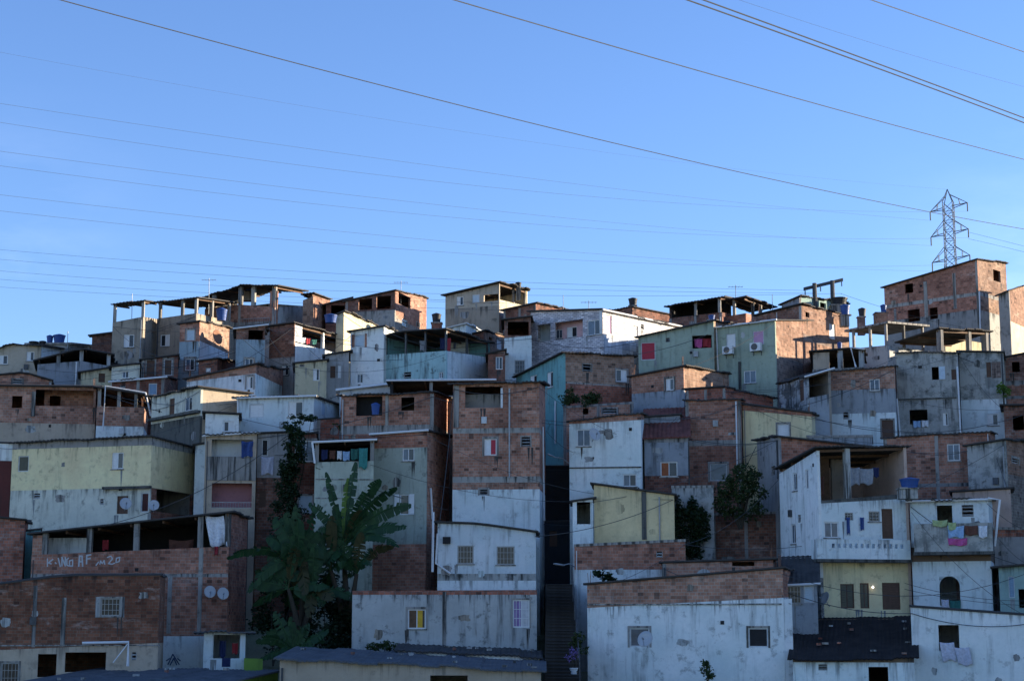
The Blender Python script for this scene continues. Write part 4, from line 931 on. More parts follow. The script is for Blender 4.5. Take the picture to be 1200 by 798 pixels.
tank_at(283,295,333.5,341,132,'tank_blue','dark blue water tank poking over the hipped canopy roof',G)
tank_at(380,395,368,378.5,120.8,'tank_blue','blue water tank beside the sunlit cream gable',G)
tank_at(604,611,330.5,338,133,'tank_black','black water tank on the corner terrace of the beige crest house',G)
tank_at(506,517,367,378,127,'tank_black','black water tank low beside the beige crest house',G)
tank_at(736.5,747,349,358,130,'tank_black','black water tank standing on a brick stand on the skyline',G)
tank_at(974,993,348.5,357,128.5,'tank_black','wide black water tank on the pale blue grey crest house',G)
tank_at(985,996,357,369,120,'tank_blue','blue black tank between the crest house and the slab terrace',G)
tank_at(1006,1015,361,371,124,'tank_black','black water tank alone below the beam pole and the tall brick house',G)
tank_at(1032,1039,357,366,130,'tank_blue','small blue tank against the corner of the tall bare brick house',G)
tank_at(981,987,401,409,113.6,'tank_blue','little blue tank on the edge above the veranda with pale pillars',G)
tank_at(1055,1077,560,572,88.2,'tank_blue','wide blue tank on the roof of the white house with the arched window',G)
tank_at(435,445,472,486,97.3,'tank_blue','blue barrel in the loft opening of the brick and green house',G)
tank_at(830,838,369,375,118,'tank_blue','small blue tank behind the top of the green houses',G)
def stand(u0,u1,v0,v1,D,mat,label):
    a = P(u0,v1,D); b = P(u1,v1,D); c = P(u0,v0,D); w = (b-a).length
    t = empty('tank_stand', a, label, 'tank stand'); mb = MB(); mb.box(a, Vector((w,0,0)), Vector((0,w,0)), Z*(c.z-a.z)); mb.build('pillar', mat, t)
    mb = MB(); mb.box((a.x-.06,a.y-.06,c.z+.003), Vector((w+.12,0,0)), Vector((0,w+.12,0)), Z*.07); mb.build('cap', 'concrete', t)
stand(737.5,746,358.6,368,129.7,'brick_dark','brick stand holding the black tank on the skyline')
stand(1006.5,1014.5,371.8,392,123.6,'brick_grey','pale brick stand below the lone black tank')
stand(1027,1041,366.8,385,129.6,'brick_pale','sunlit brick stand at the foot of the tall bare brick house')
stand(975,992,357.6,372,128,'concrete','concrete stand below the wide black tank of the crest house')
stand(981,987.5,409.6,418,113.3,'concrete','concrete stand under the little blue tank above the veranda')
stand(505.5,517.5,378.6,392,126.6,'brick_dark','dark brick stand under the black tank near the beige crest house')
stand(1056,1076,572.6,584,87.9,'concrete_mould','low concrete stand under the wide blue tank')
stand(605,610.5,338.6,352,132.8,'concrete','slim concrete pillar carrying the black tank of the corner terrace')
stand(283.5,294.5,341.6,352,131.8,'concrete','concrete stand under the dark blue tank behind the hipped canopy')
stand(985.5,995.5,369.6,382,119.7,'concrete','concrete stand under the blue black tank beside the slab terrace')
stand(829.5,838.5,375.6,386,117.7,'concrete','concrete stand under the small blue tank behind the green houses')

def dish(p, r, aim, label, mat='dish', group='satellite dishes on the houses'):
    t = empty('satellite_dish', p, label, 'satellite dish', group); aim = Vector(aim).normalized(); a = aim.cross(Z).normalized(); b = a.cross(aim)
    c = Vector(p)+aim*.25+Z*.25; mb = MB(); n = 20; rings = [0,.35,.7,1.]
    for side in (0,1):
        for k, q in enumerate(rings):
            for j in range(n):
                w = 2*math.pi*j/n; mb.v.append(c+(a*math.cos(w)+b*math.sin(w)*1.08)*r*q+aim*(q*q*r*.28-(.02 if side else 0)))
    m = len(rings)*n
    for k in range(len(rings)-1):
        for j in range(n):
            f = [k*n+j, k*n+(j+1)%n, (k+1)*n+(j+1)%n, (k+1)*n+j]
            mb.f.append(f); mb.uv += [(0,0),(.1,0),(.1,.1),(0,.1)]; mb.f.append([x+m for x in f[::-1]]); mb.uv += [(0,0),(.1,0),(.1,.1),(0,.1)]
    k = len(rings)-1
    for j in range(n): mb.f.append([k*n+j, k*n+(j+1)%n, m+k*n+(j+1)%n, m+k*n+j]); mb.uv += [(0,0)]*4
    mb.build('reflector', mat, t, smooth=True)
    mb = MB(); f = c+aim*r*.95-b*r*.25; mb.tube([c-b*r*.95+aim*.2*r, f], .014, 6); mb.tube([f-aim*.07, f+aim*.08], .04, 8); mb.build('feed_arm', 'galvanised', t)
    mb = MB(); mb.tube([Vector(p)-aim*.03, Vector(p)+Z*.05+aim*.12, c-aim*.02], .025, 6); mb.build('mount', 'galvanised', t)
def cloth(p0, p1, drop, mat, label, group=None, wav=.05, name='hanging_cloth', cat='laundry', skew=0):
    "a cloth hung between two points: wavy sheet with real thickness"
    p0, p1 = Vector(p0), Vector(p1); w = (p1-p0).length; ax = (p1-p0)/w; nn = ax.cross(Z).normalized(); nx, nz = 14, 9; mb = MB(); ph = random.uniform(0,6)
    fr = 2*math.pi*max(1.5, w/.45)
    for s in (0,1):
        for i in range(nx+1):
            for j in range(nz+1):
                a, b = i/nx, j/nz
                sag = -.06*w*math.sin(math.pi*a)*(1-b)
                d = wav*(.25+b)*math.sin(fr*a+ph+b*1.3)+wav*.5*math.sin(5*b+a*9+ph)
                mb.v.append(p0+ax*w*(a*(1-.08*b)+.04*b)+Z*(sag-drop*b*(1+.07*math.sin(7*a+ph)))+nn*(d+(.012 if s else 0))+ax*skew*b)
    S = (nx+1)*(nz+1); g = lambda i,j,s: s*S+i*(nz+1)+j
    def q(f): mb.f.append(f); mb.uv.extend([((x%S)//(nz+1)/nx*w, -((x%S)%(nz+1))/nz*drop) for x in f])
    for i in range(nx):
        for j in range(nz):
            q([g(i,j,0),g(i,j+1,0),g(i+1,j+1,0),g(i+1,j,0)]); q([g(i,j,1),g(i+1,j,1),g(i+1,j+1,1),g(i,j+1,1)])
    for i in range(nx): q([g(i,0,0),g(i+1,0,0),g(i+1,0,1),g(i,0,1)]); q([g(i,nz,1),g(i+1,nz,1),g(i+1,nz,0),g(i,nz,0)])
    for j in range(nz): q([g(0,j,1),g(0,j+1,1),g(0,j+1,0),g(0,j,0)]); q([g(nx,j,0),g(nx,j+1,0),g(nx,j+1,1),g(nx,j,1)])
    o = mb.build(name, 'cloth_'+mat, None, p0, smooth=True); tag(o, label, cat, group)
    return o
def hang(h, f, u0, v0, u1, v1, mat, label, d=.12, group=None, **kw):
    a = h.pt(f, u0, v0, d); b = h.pt(f, u1, v0, d); e = h.pt(f, u0, v1, d); return cloth(a, b, a.z-e.z, mat, label, group, **kw)
def ac_unit(h, f, u0, v0, u1, v1, label, group='air conditioners on the walls'):
    face = getattr(h, f); a, b, c, e = face.rect(u0, v0, u1, v1); t = empty('air_conditioner', face.at((a+b)/2, 0, c), label, 'air conditioner', group)
    mb = MB(); fbox(mb, face, a, b, c, e, .1, .42); mb.build('casing', 'white_paint', t)
    g = face.at(a+(b-a)*.42, .422, (c+e)/2); mb = MB(); r = (e-c)*.4
    for rr in (r, r*.72, r*.45):
        mb.tube([g+face.sd*rr*math.cos(x*math.pi/12)+Z*rr*math.sin(x*math.pi/12) for x in range(25)], .012, 6)
    for x in range(8): mb.tube([g, g+face.sd*r*math.cos(x*math.pi/4)+Z*r*math.sin(x*math.pi/4)], .011, 6)
    mb.tube([g-face.n*.0, g+face.n*.006], r*.98, 24); mb.build('fan_grille', 'fan_grille', t)
    for x in (a+.08, b-.12):
        mb = MB(); fbox(mb, face, x, x+.04, c-.04, c-.003, .003, .42); fbox(mb, face, x, x+.04, c-.28, c-.04, .003, .04); mb.build('bracket', 'steel', t)
ac_unit(h31,'L',849.5,406.5,861,415.5,'white air conditioner below the white shutter of the green house')
ac_unit(h31,'L',881.5,402.5,894,412,'white air conditioner below the pink shutter of the green house')
by = {}
for o in C.objects:
    if o.get('label'): by[o['label']] = o
def wall_dish(u, v, D, r, aim, label, mat='dish'): dish(P(u, v, D), r, aim, label, mat)
wall_dish(250,401,120,.5,(.9,-.5,.25),'rusty brown satellite dish on the sunlit brick and white wall','dish_rust')
wall_dish(694,517,97.8,.36,(.5,-1,.45),'white satellite dish beside the upper window of the white house with a brick band')
wall_dish(759,758,82.8,.38,(-.5,-1,.5),'white satellite dish on the long stained white house')
wall_dish(245,701,89.2,.3,(.3,-1,.3),'white satellite dish in a pair, the one next to the concrete post')
wall_dish(260,703,89.2,.3,(.35,-1,.3),'white satellite dish in a pair, the one nearer the banana plants')
wall_dish(146,598,95.5,.33,(.4,-1,.4),'white satellite dish low on the long yellow and green house')
wall_dish(972,710,88,.34,(-1,-.5,.5),'thin white satellite dish in front of the yellow ground floor')
wall_dish(180,600,96,.3,(.2,-1,.4),'satellite dish under the overhang of the long yellow house')
# washing
hp = find('pink washing'); h13 = find('sunlit white terrace'); h22 = find('turquoise house with'); h18 = find('two stacked open balconies'); h41 = find('laundry in a low window'); h19 = find('next to the climbing vine'); hshop = find('little shop')
hang(hp,'L',812.5,396,822,406.5,'pink','bright pink cloth in the window opening of the green house, darker red one beside it',-.3)
hang(hp,'L',822,395.5,832,406,'red','red cloth in the window opening of the green house beside the bright pink one',-.35)
LG = 'washing on the lines'
for a in ((356,361,395,402,'white','short white cloth on the sunlit white terrace'),(362,367,396,403,'red','small red cloth on the sunlit white terrace'),(369,374,397.5,403.5,'green','small green cloth on the sunlit white terrace')):
    hang(h13,'R',a[0],a[2],a[1],a[3],a[4],a[5],-.25,LG)
for a in ((509,514,394,408,'navy','dark blue cloth under the roof of the turquoise terrace'),(515,521,394,410,'red','red cloth under the roof of the turquoise terrace'),(485,490,397,409,'grey','grey cloth under the roof of the turquoise terrace')):
    hang(h22,'L',a[0],a[2],a[1],a[3],a[4],a[5],-.8,LG)
for a in ((376,384,526,538,'navy','dark shirt on the washing line above the green grey parapet'),(386,393,527,537,'brown','brown cloth on the washing line above the green grey parapet'),(395,400.5,527.5,537.5,'white','white cloth on the washing line above the green grey parapet'),
          (401.5,410,528,539,'pale_blue','pale blue cloth on the washing line above the green grey parapet'),(411,420,525,538,'green','dark green cloth on the washing line above the green grey parapet')):
    hang(hc,'L',a[0],a[2],a[1],a[3],a[4],a[5],-.3,LG)
hang(hc,'L',420.5,525,431,549,'teal','long teal towel hanging over the green grey parapet',.12,LG)
hang(hv,'L',239.5,604,262,640,'white','big white sheet hung between two posts of the veranda with painted words',-.12,LG,wav=.1,skew=.3)
hang(hv,'L',252,640,256,650,'red','small red cloth on the veranda wall below the white sheet',.08,LG)
hang(hv,'L',113,631,120,643,'red','red cloth deep in the veranda with painted words',-1.2,LG)
hang(hv,'L',190,630,220,643,'olive' if 0 else 'brown','brown blanket deep in the veranda with painted words',-1.4,LG)
for a in ((958,967,556,582,'orange','orange cloth in the open top terrace of the tall white house',-.9),(968,974,556,580,'brown','brown cloth beside the orange one in the open top terrace',-1.),(999,1014,546,567,'grey','grey towel on the line across the open top terrace',-.7),
          (1014,1030,547,566,'grey','grey blue sheet on the line across the open top terrace, next to a navy one',-.75),(1030,1036,546,558,'navy','navy cloth at the end of the line across the open top terrace',-.7),
          (991,995.5,606,626,'blue','long blue garment on the white wall above the patterned balustrade',.06),(1007,1012,606,621,'blue','short blue garment on the white wall above the patterned balustrade',.06)):
    hang(hcb,'R',a[0],a[2],a[1],a[3],a[4],a[5],a[6],LG)
for a in ((1094,1112,610,618,'lime','pale green cloth draped over the mouldy balcony',.97),(1112,1122,613,622,'lime','lime cloth in the middle of the mouldy balcony',1.0),(1112,1131,617,631,'pale_blue','blue sheet over the mouldy balcony wall',.98),
          (1131.5,1147,616.5,628,'brown','brown towel over the mouldy balcony wall',.98),(1112,1135,631,640,'pink','bright pink cloth low on the mouldy balcony wall',.97),(1147.5,1158,617,631,'white','white cloth at the end of the mouldy balcony wall',.98)):
    hang(hw2,'L',a[0],a[2],a[1],a[3],a[4],a[5],a[6],LG)
hang(hw2,'L',1103,702,1112,713,'patterned','pale cloth on the sill of the arched window',.06,LG); hang(hw2,'L',1112.5,703,1126,714,'green','dark green cloth on the sill of the arched window',.07,LG)
hang(hC3,'L',1101,752,1118,774,'patterned','patterned cloth hanging from the square window, the longer piece',.07,LG,skew=.1); hang(hC3,'L',1118,758,1136,779,'patterned','patterned cloth hanging beside the longer one at the square window',.08,LG,skew=.15)
hang(h41,'L',1070,493,1079,501,'pale_blue','pale blue cloth on the low window opening of the mouldy concrete house',.06,LG); hang(h41,'L',1080,492.5,1088,500,'white','white cloth on the low window opening of the mouldy concrete house',.06,LG)
hang(h19,'L',306,535,321,556,'patterned','patterned cloth hanging below the upper window of the grey rendered house',.06,LG)
hang(h18,'L',283,517,297,536,'blue','bright blue tarpaulin bundled on the upper stacked balcony',.12,None,wav=.16,name='tarpaulin',cat='tarpaulin')
hang(hshop,'L',272,753,279,766,'red','red shirt hanging in the counter opening of the little shop',-.3,LG)
hang(hshop,'L',257,750,265,770,'navy','dark garment hanging in the counter opening of the little shop',-.4,LG)

# painted words and marks on walls
def strokes(h, f, segs, x0, y0, k, mat, name, w=.05, d=.006):
    face = getattr(h, f); mb = MB()
    for pts in segs:
        q = [face.px(x0+x/k, y0+y/k) for x, y in pts]
        for (a, za), (b, zb) in zip(q, q[1:]):
            v = face.sd*(b-a)+Z*(zb-za); l = v.length
            if l < 1e-4: continue
            n2 = v.cross(face.n).normalized()*w; jd = random.uniform(0, .003)
            mb.box(face.at(a, .003+jd, za)-n2/2-v/l*w*.3, v+v/l*w*.6, n2, face.n*d)
    mb.build(name, mat, h.root)
strokes(hv,'L',[[(205,195),(205,265)],[(205,240),(255,200)],[(215,230),(240,243)],[(278,230),(286,240)],[(306,190),(325,268)],[(340,262),(341,180),(371,262),(372,182)],
  [(402,190),(386,200),(386,252),(403,262)],[(411,215),(440,206),(440,262),(412,262),(411,215)]],30,630,7.98,'graffiti_white','painted_word',.07)
strokes(hv,'L',[[(497,265),(506,170),(528,170),(534,264)],[(500,222),(532,222)],[(570,242),(572,165),(610,158)],[(572,196),(605,192)]],30,630,7.98,'graffiti_white','painted_word',.08)
strokes(hv,'L',[[(660,256),(682,225)],[(695,246),(701,215),(718,240),(735,210),(741,246)],[(765,182),(798,170),(813,195),(775,240),(810,246),(832,235)],[(850,190),(882,180),(876,220),(845,230),(850,190)]],30,630,7.98,'graffiti_white','painted_word',.06)
strokes(hv,'L',[[(135,385),(180,290),(240,385)],[(155,390),(190,325),(216,388)],[(120,350),(150,330)],[(225,330),(250,350)]],180,730,8,'graffiti_blue','painted_mark',.06)

# ---------------------------------------------------------------- stairs in the alley
def stairs():
    a0, b0 = P(638,798,80), P(682,798,80); a1, b1 = P(640,684,90.5), P(672,684,90.5)
    t = empty('staircase', (a0.x, 79, a0.z-1.2), 'steep dark concrete stairs climbing the shaded alley between the houses', 'stairs'); n = 30; mb = MB(); S = P(660,798,80); E = P(656,684,90.5)
    for k in range(-4, n+1):
        q = k/n; y0 = 80+10.5*q; y1 = 80+10.5*(k+1)/n; z = S.z+(E.z-S.z)*q
        xa = a0.x+(a1.x-a0.x)*q; xb = b0.x+(b1.x-b0.x)*q
        if k == n: y1 += 7
        jz = random.uniform(-.025,.025); mb.box((xa, y0, z-2.5), (xb-xa, 0, 0), (0, y1-y0-.002, 0), (0, 0, 2.5+jz)); mb.box((xa+.02, y0-.06, z+jz-.055), (xb-xa-.04-random.uniform(0,.25), 0, 0), (0, .058, 0), (0, 0, .05))
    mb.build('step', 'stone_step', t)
    mb = MB(); mb.tube([(b0.x-.1, 80, S.z+.9), (b1.x-.1, 90.5, E.z+.9)], .03, 6)
    for k in range(6): q = k/5; x = b0.x-.1+(b1.x-b0.x)*q; mb.tube([(x, 80+10.5*q, S.z+(E.z-S.z)*q), (x, 80+10.5*q, S.z+(E.z-S.z)*q+.9)], .025, 6)
    mb.build('handrail', 'steel', t)
stairs()
def street_lamp(p, tip, label):
    p, tip = Vector(p), Vector(tip); t = empty('street_lamp', p, label, 'street lamp', 'street lamps over the alley stairs'); mb = MB(); m = (p+tip)/2+Z*.12; mb.tube([p, m, tip], .03, 6); mb.build('arm', 'galvanised', t)
    dv = (tip-p).normalized(); mb = MB(); mb.tube([tip-dv*.08, tip+dv*.1, tip+dv*.45, tip+dv*.6], [.03,.05,.06,.03], 8); mb.build('lamp_head', 'galvanised', t)
street_lamp(P(674,664,90), P(660,662,89.6), 'pale street lamp arm at the foot of the broad brick wall over the stairs')
street_lamp(P(667,543,97.8), P(650,535.5,97), 'pale street lamp arm on the white house with the satellite dish, high over the alley')

# ---------------------------------------------------------------- poles and antennas
def hframe():
    a, b = P(955,352,128.5), P(976,353,129.1); t = empty('power_pole', a, 'double wooden power pole with a slanting cross beam on the crest', 'power pole')
    for q, v in ((a, 332), (b, 329)):
        e = P(CX+q.x/q.y*F*1.0, v, q.y); e = Vector((q.x, q.y, P(960, v, q.y).z)); mb = MB(); mb.tube([q-Z*3, e], [.2,.17], 8); mb.build('post', 'pipe_dark', t)
    c, d_ = P(942,338.6,128.3), P(988,327.6,129.3); mb = MB(); mb.box(c-Z*.12, d_-c, Vector((0,.2,0)), Z*.24); mb.build('cross_beam', 'pipe_dark', t)
    for q in (.03,.42,.96):
        p = c+(d_-c)*q; mb = MB(); mb.tube([p-Z*.1, p-Z*.5], .05, 6); mb.build('insulator', 'glass_blue', t)
hframe()
def antenna(u, v0, v1, D, label, arms=True):
    a, b = P(u, v0, D), P(u, v1, D); t = empty('tv_antenna', b, label, 'antenna'); mb = MB(); mb.tube([b-Z*1.2, a], .025, 5); mb.build('mast', 'galvanised', t)
    if arms:
        mb = MB(); c = a-Z*.15; mb.tube([c-Vector((.55,0,0)), c+Vector((.55,0,0))], .015, 5)
        for k in range(5): x = -.5+k*.25; mb.tube([c+Vector((x,-.3,0)), c+Vector((x,.3,0))], .012, 5)
        mb.build('aerial', 'galvanised', t)
antenna(79.5,388,404,125,'thin bare antenna mast beside the large blue tank',False)
antenna(245,326,350,127,'television antenna near the hipped canopy',True)
antenna(690,352,364,119,'small television antenna on the stone clad house')
antenna(1017,455,500,96.5,'thin pole beside the brick house behind the balconies',False) if 0 else None

for u,v0,v1,D,l in ((155,344,358,127,'thin mast above the first canopy of the large grey house'),(470,329,345,134,'thin mast on the unglazed brick skyline house'),(660,346,358,131,'thin mast on the dark low crest house'),(862,334,350,128,'thin mast over the overlapping shed roofs'),(905,345,362,127,'thin mast beside the pale blue crest house')):
    antenna(u,v0,v1,D,l,u in (470,862))
# ---------------------------------------------------------------- pylon
def pylon():
    D = 300.; k = D/F*1.02; base = P(1114,305,D); top = P(1110,222,D); gz = ground_z(base.x, D)-.3
    t = empty('power_pylon', (base.x, D, gz), 'steel lattice power pylon behind the tall bare brick house', 'pylon')
    cx, cy = base.x, D; za = P(1113,238,D).z; zt = top.z
    def corner(i, z):
        w = 1.02 if z > P(1113,305,D).z else 1.02+(P(1113,305,D).z-z)*.1; a = math.radians(90*i+20); return Vector((cx+w*1.414*math.cos(a)*.85, cy+w*1.414*math.sin(a)*.85, z))
    mb = MB(); zs = []; z = za
    while z > gz: zs.append(z); z -= 1.7
    zs.append(gz)
    for i in range(4):
        mb.tube([corner(i, z) for z in zs]+[corner(i, gz-.5)], .065, 5)
        mb.tube([corner(i, za), Vector((top.x, cy, zt))], .08, 5)
        for z0, z1 in zip(zs, zs[1:]):
            mb.tube([corner(i, z0), corner((i+1)%4, z1)], .04, 4); mb.tube([corner((i+1)%4, z0), corner(i, z1)], .04, 4); mb.tube([corner(i, z1), corner((i+1)%4, z1)], .05, 4)
    mb.build('lattice_tower', 'pylon_grey', t)
    tips = []
    for (lu, lv, ru, rv) in ((1090,248.5,1133.5,237.6),(1091,278,1134.7,268.3),(1092.5,308,1136.5,299)):
        for u, v, dd in ((lu, lv, 3.), (ru, rv, -3.)):
            tip = P(u, v, D+dd); tips.append(tip); mb = MB()
            ii = sorted(range(4), key=lambda i: (corner(i, tip.z)-tip).length)[:2]
            for i in ii:
                mb.tube([tip, corner(i, tip.z-.1)], .08, 5); q_ = max(0., min(1., (tip.z+2.2-za)/(zt-za))); up_ = corner(i, min(tip.z+2.2, za)).lerp(Vector((top.x, cy, zt)), q_); mb.tube([tip, up_], .06, 5)
                m1, m2 = tip.lerp(corner(i, tip.z-.1), .5), tip.lerp(up_, .5); mb.tube([m1, m2], .05, 4)
            mb.build('cross_arm', 'pylon_grey', t)
            mb = MB(); mb.tube([tip, tip-Z*1.6], .11, 6); mb.build('insulator', 'pipe_dark', t)
    return tips
tips = pylon()
def wire(pts, D0, D1, r, label, group='power lines across the sky', mat='pipe_dark', end=None):
    "pts: three photo points; the line hangs in one vertical plane between distances D0 and D1"
    A = P(*pts[0], D0); B = P(*pts[2], D1) if end is None else end
    def onplan(u, v):
        r_ = ray(u, v); d_ = B-A; den = r_.x*d_.y-r_.y*d_.x; tt = (A.x*d_.y-A.y*d_.x)/den; p = r_*tt; return p
    Mp = onplan(*pts[1]); L = math.hypot(B.x-A.x, B.y-A.y); s = math.hypot(Mp.x-A.x, Mp.y-A.y)/L
    # z(t) quadratic through A, M, B
    def z(q): return A.z*(q-s)*(q-1)/(s)+Mp.z*q*(q-1)/(s*(s-1))+B.z*q*(q-s)/(1-s)
    n = 40; P3 = [Vector((A.x+(B.x-A.x)*i/n, A.y+(B.y-A.y)*i/n, z(i/n))) for i in range(n+1)]
    mb = MB(); mb.tube(P3, r, 5); o = mb.build('power_line', mat, None, P3[0]); tag(o, label, 'power line', group)
E = lambda i: tips[i]-Z*1.6
wire([(-30,56),(400,132),(1109,222)],170,300,.009,'faintest thin power line, the one meeting the tip of the pylon')
for i, (a, m_, e, w_) in enumerate((((-30,117),(400,180),0,'uppermost'),((-30,139),(400,200),1,'second'),((-30,173.5),(400,227.5),2,'third'),((-30,190.5),(400,242.5),3,'fourth'),((-30,225),(400,271.5),4,'fifth'),((-30,244),(400,286.5),5,'lowest'))):
    wire([a, m_, (0,0)],170,300,.015,f'thin power line to the pylon arms, {w_} of the six evenly sagging ones', end=E(e))
for a, m_, e, w_ in (((-30,290),(400,321),(943,340.5),'upper line of the low set ending at the double wooden pole'),((-30,301.5),(400,330),(955,343.5),'second line of the low set ending at the double wooden pole'),
                   ((-30,315),(300,337),(987,344),'third line of the low set, passing behind the hipped canopy roof'),((-30,325),(200,341),(640,356),'fourth and lower line of the low set over the hilltop roofs'),((-30,334.5),(160,346),(600,364),'lowest line of all over the hilltop roofs')):
    wire([a, m_, e],150,128.4,.01,'thin power line, '+w_)
wire([(40,-8),(600,139),(1235,274.5)],75,150,.028,'dark power line crossing the whole sky and passing the pylon')
wire([(500,-9),(800,78),(1235,196)],60,110,.024,'dark power line sloping down between the crossing line and the thick double pair')
wire([(770,-12),(1000,70),(1235,157.5)],45,60,.022,'thick black power line, lower of the close parallel pair')
wire([(790,-12),(1000,64.5),(1235,151.5)],46,61,.022,'thick black power line, upper of the close parallel pair')
wire([(985,-12),(1100,27.5),(1235,73)],60,80,.02,'power line cutting the upper corner of the sky')
wire([(830,-12),(1000,44),(1235,111)],150,190,.012,'faint power line between the thick black pair and the corner line')
wire([(1134,272),(1170,281),(1240,299)],300,240,.022,'faint short power line leaving the middle arm of the pylon',end=None)
wire([(1135,280),(1170,288),(1240,306)],302,240,.022,'faint short power line just below the middle arm of the pylon')
wire([(1060,683),(1120,697),(1240,702)],86,84,.012,'thin cable sagging across the white house with the arched window','cables between the houses')
wire([(1060,690),(1130,703),(1240,709)],86,84,.012,'thin cable, the lower one across the white house with the arched window','cables between the houses')
wire([(640,505),(655,520),(672,530)],96.5,97.5,.012,'short cable across the top of the alley','cables between the houses')
wire([(1068,600),(1110,650),(1240,735)],87,83,.012,'slack cable slanting down past the mouldy balcony','cables between the houses')
wire([(985,344),(1040,362),(1130,384)],129,124,.012,'thin cable from the double wooden pole towards the tall bare brick house','cables between the houses')

# ---------------------------------------------------------------- plants
def leaf(mb, base, tip, width, bow, tatter=.32, fold=.35, n=22):
    base, tip = Vector(base), Vector(tip); ch = tip-base; l = ch.length
    ctrl = base+ch*.5+Z*bow
    sp = [(base*(1-q)**2+ctrl*2*q*(1-q)+tip*q*q) for q in [i/n for i in range(n+1)]]
    view = Vector((base.x, base.y, 0)).normalized()
    tilt = random.uniform(-.9,.9)
    for i in range(n):
        q0, q1 = i/n, (i+1)/n
        if q0 < .1: continue
        for sg in (-1,1):
            pr = lambda q: max(.02, math.sin(math.pi*min(1,(q-.06)/.96))**.55)*width*.5
            t = (sp[i+1]-sp[i]).normalized(); side = t.cross(view).normalized(); up = side.cross(t)
            side = (side*math.cos(tilt)+up*math.sin(tilt)).normalized(); up2 = t.cross(side)
            j = random.random()
            dr = -fold+(-random.random()*.9 if j < tatter else 0); gap = .14 if random.random() < .3 else 0
            w0 = pr(q0)*random.uniform(.9,1.05); w1 = pr(q1)*random.uniform(.9,1.05)
            o = (side*sg*math.cos(dr)+Z*math.sin(dr)*1.0+t*.35)
            a, b = sp[i], sp[i+1]; m = a.lerp(b, 1-gap)
            mb.quad([a, a+o*w0, m+o*w1, b] if sg > 0 else [b, m+o*w1, a+o*w0, a])
    mb.tube([base]+sp[1::4]+[tip], [.05]*1+[.035*(1-k/ (len(sp[1::4])+1)) +.006 for k in range(len(sp[1::4]))]+[.004], 5)
def banana(base, crowns, label, stem_r=.16, name='banana_plant'):
    t = empty(name, base, label, 'banana plant')
    for top_, leaves in crowns:
        mb = MB(); b = Vector(base)+Vector((random.uniform(-.4,.4), random.uniform(-.4,.4), -.3)); mb.tube([b, b.lerp(top_, .5)+Vector((.08,0,0)), top_], [stem_r, stem_r*.8, stem_r*.5], 8); mb.build('stem', 'stem_bark', t)
        for tip, w, bow, mat in leaves:
            mb = MB(); leaf(mb, top_, tip, w, bow); mb.build('leaf', mat, t)
LBn, LPl, LDr = 'leaf_banana', 'leaf_pale', 'leaf_dry'
rb = random.Random(5)
def fan(c, n, rad, w, up, mats):
    "extra leaves of one crown: broad, mostly upright, some drooping and dry"
    out = []
    for k in range(n):
        a = rb.uniform(-math.pi, math.pi); e = rb.uniform(*up); l = rad*rb.uniform(.7,1.15)
        tip = c+Vector((math.cos(a)*math.cos(e)*l, math.sin(a)*math.cos(e)*l*.5, math.sin(e)*l)); out.append((tip, w*rb.uniform(.8,1.2), rb.uniform(.2,1.1), rb.choice(mats)))
    return out
c = P(402,640,90); c2 = P(388,668,89.6); c3 = P(418,672,89.4)
banana(P(399,745,90.3), [(c, [(P(382,553,89.5),.6,.5,LBn),(P(408,560,90.2),.55,.2,LPl),(P(417,541,90),.8,.4,LBn),(P(446,562,89.2),.8,1.2,LBn),(P(465,571,89),.8,1.1,LBn),(P(482,592,88.6),.8,1.2,LBn),(P(476,617,88.4),.8,.9,LBn),(P(468,640,88),.7,1.2,LBn),
        (P(362,590,89.2),.7,.9,LBn),(P(350,640,89),.7,1.2,LBn),(P(430,590,91),.7,.6,LBn),(P(440,600,92),.6,.8,LBn),(P(392,600,90.5),.8,.3,LBn),(P(425,610,89.6),.8,.5,LBn)]+fan(c,7,2.7,.7,(-.9,1.2),(LBn,LBn,LDr))),
        (c2, fan(c2,11,2.6,.75,(-.7,1.4),(LBn,LBn,LBn,LDr))), (c3, fan(c3,10,2.3,.7,(-.8,1.3),(LBn,LBn,LDr)))],
       'tall banana plant with long torn leaves fanning out in front of the green grey wall', .2)
c = P(352,664,89); c2 = P(338,690,88.6); c3 = P(366,694,88.7)
banana(P(352,750,89), [(c, [(P(347,591,88.7),1.1,.3,LBn),(P(322,606,88.6),1.05,.7,LBn),(P(312,630,88.4),1.,.8,LBn),(P(266,654,87.6),.65,1.4,LBn),(P(291,694,87.5),.65,1.6,LBn),(P(368,600,89.4),.9,.6,LBn),(P(382,630,89.6),.9,.8,LBn),(P(335,600,89.2),1.,.4,LBn),(P(330,640,88.2),1.,.5,LBn)]+fan(c,6,2.4,.8,(-.8,1.2),(LBn,LBn,LDr))),
        (c2, fan(c2,11,2.4,.75,(-.7,1.4),(LBn,LBn,LBn,LDr))), (c3, fan(c3,10,2.5,.75,(-.8,1.4),(LBn,LBn,LDr)))],
       'broad leaved banana plant beside the brick veranda house, one wide leaf upright', .18)
c = P(345,766,85.5)
banana(P(345,790,85.8), [(c, [(P(322,716,85.3),.75,.2,LBn),(P(341,722,85.5),.5,.2,LBn),(P(385,738,85),.8,.4,LBn),(P(300,752,84.8),.6,.9,LBn),(P(312,740,85.2),.6,.6,LBn),(P(362,730,85.4),.6,.3,LBn),(P(372,762,84.9),.6,.7,LBn),(P(330,765,84.6),.5,.5,LBn)]+fan(c,10,1.7,.55,(-.3,1.3),(LBn,)))],
       'young low banana plant behind the wide corrugated roof', .12)
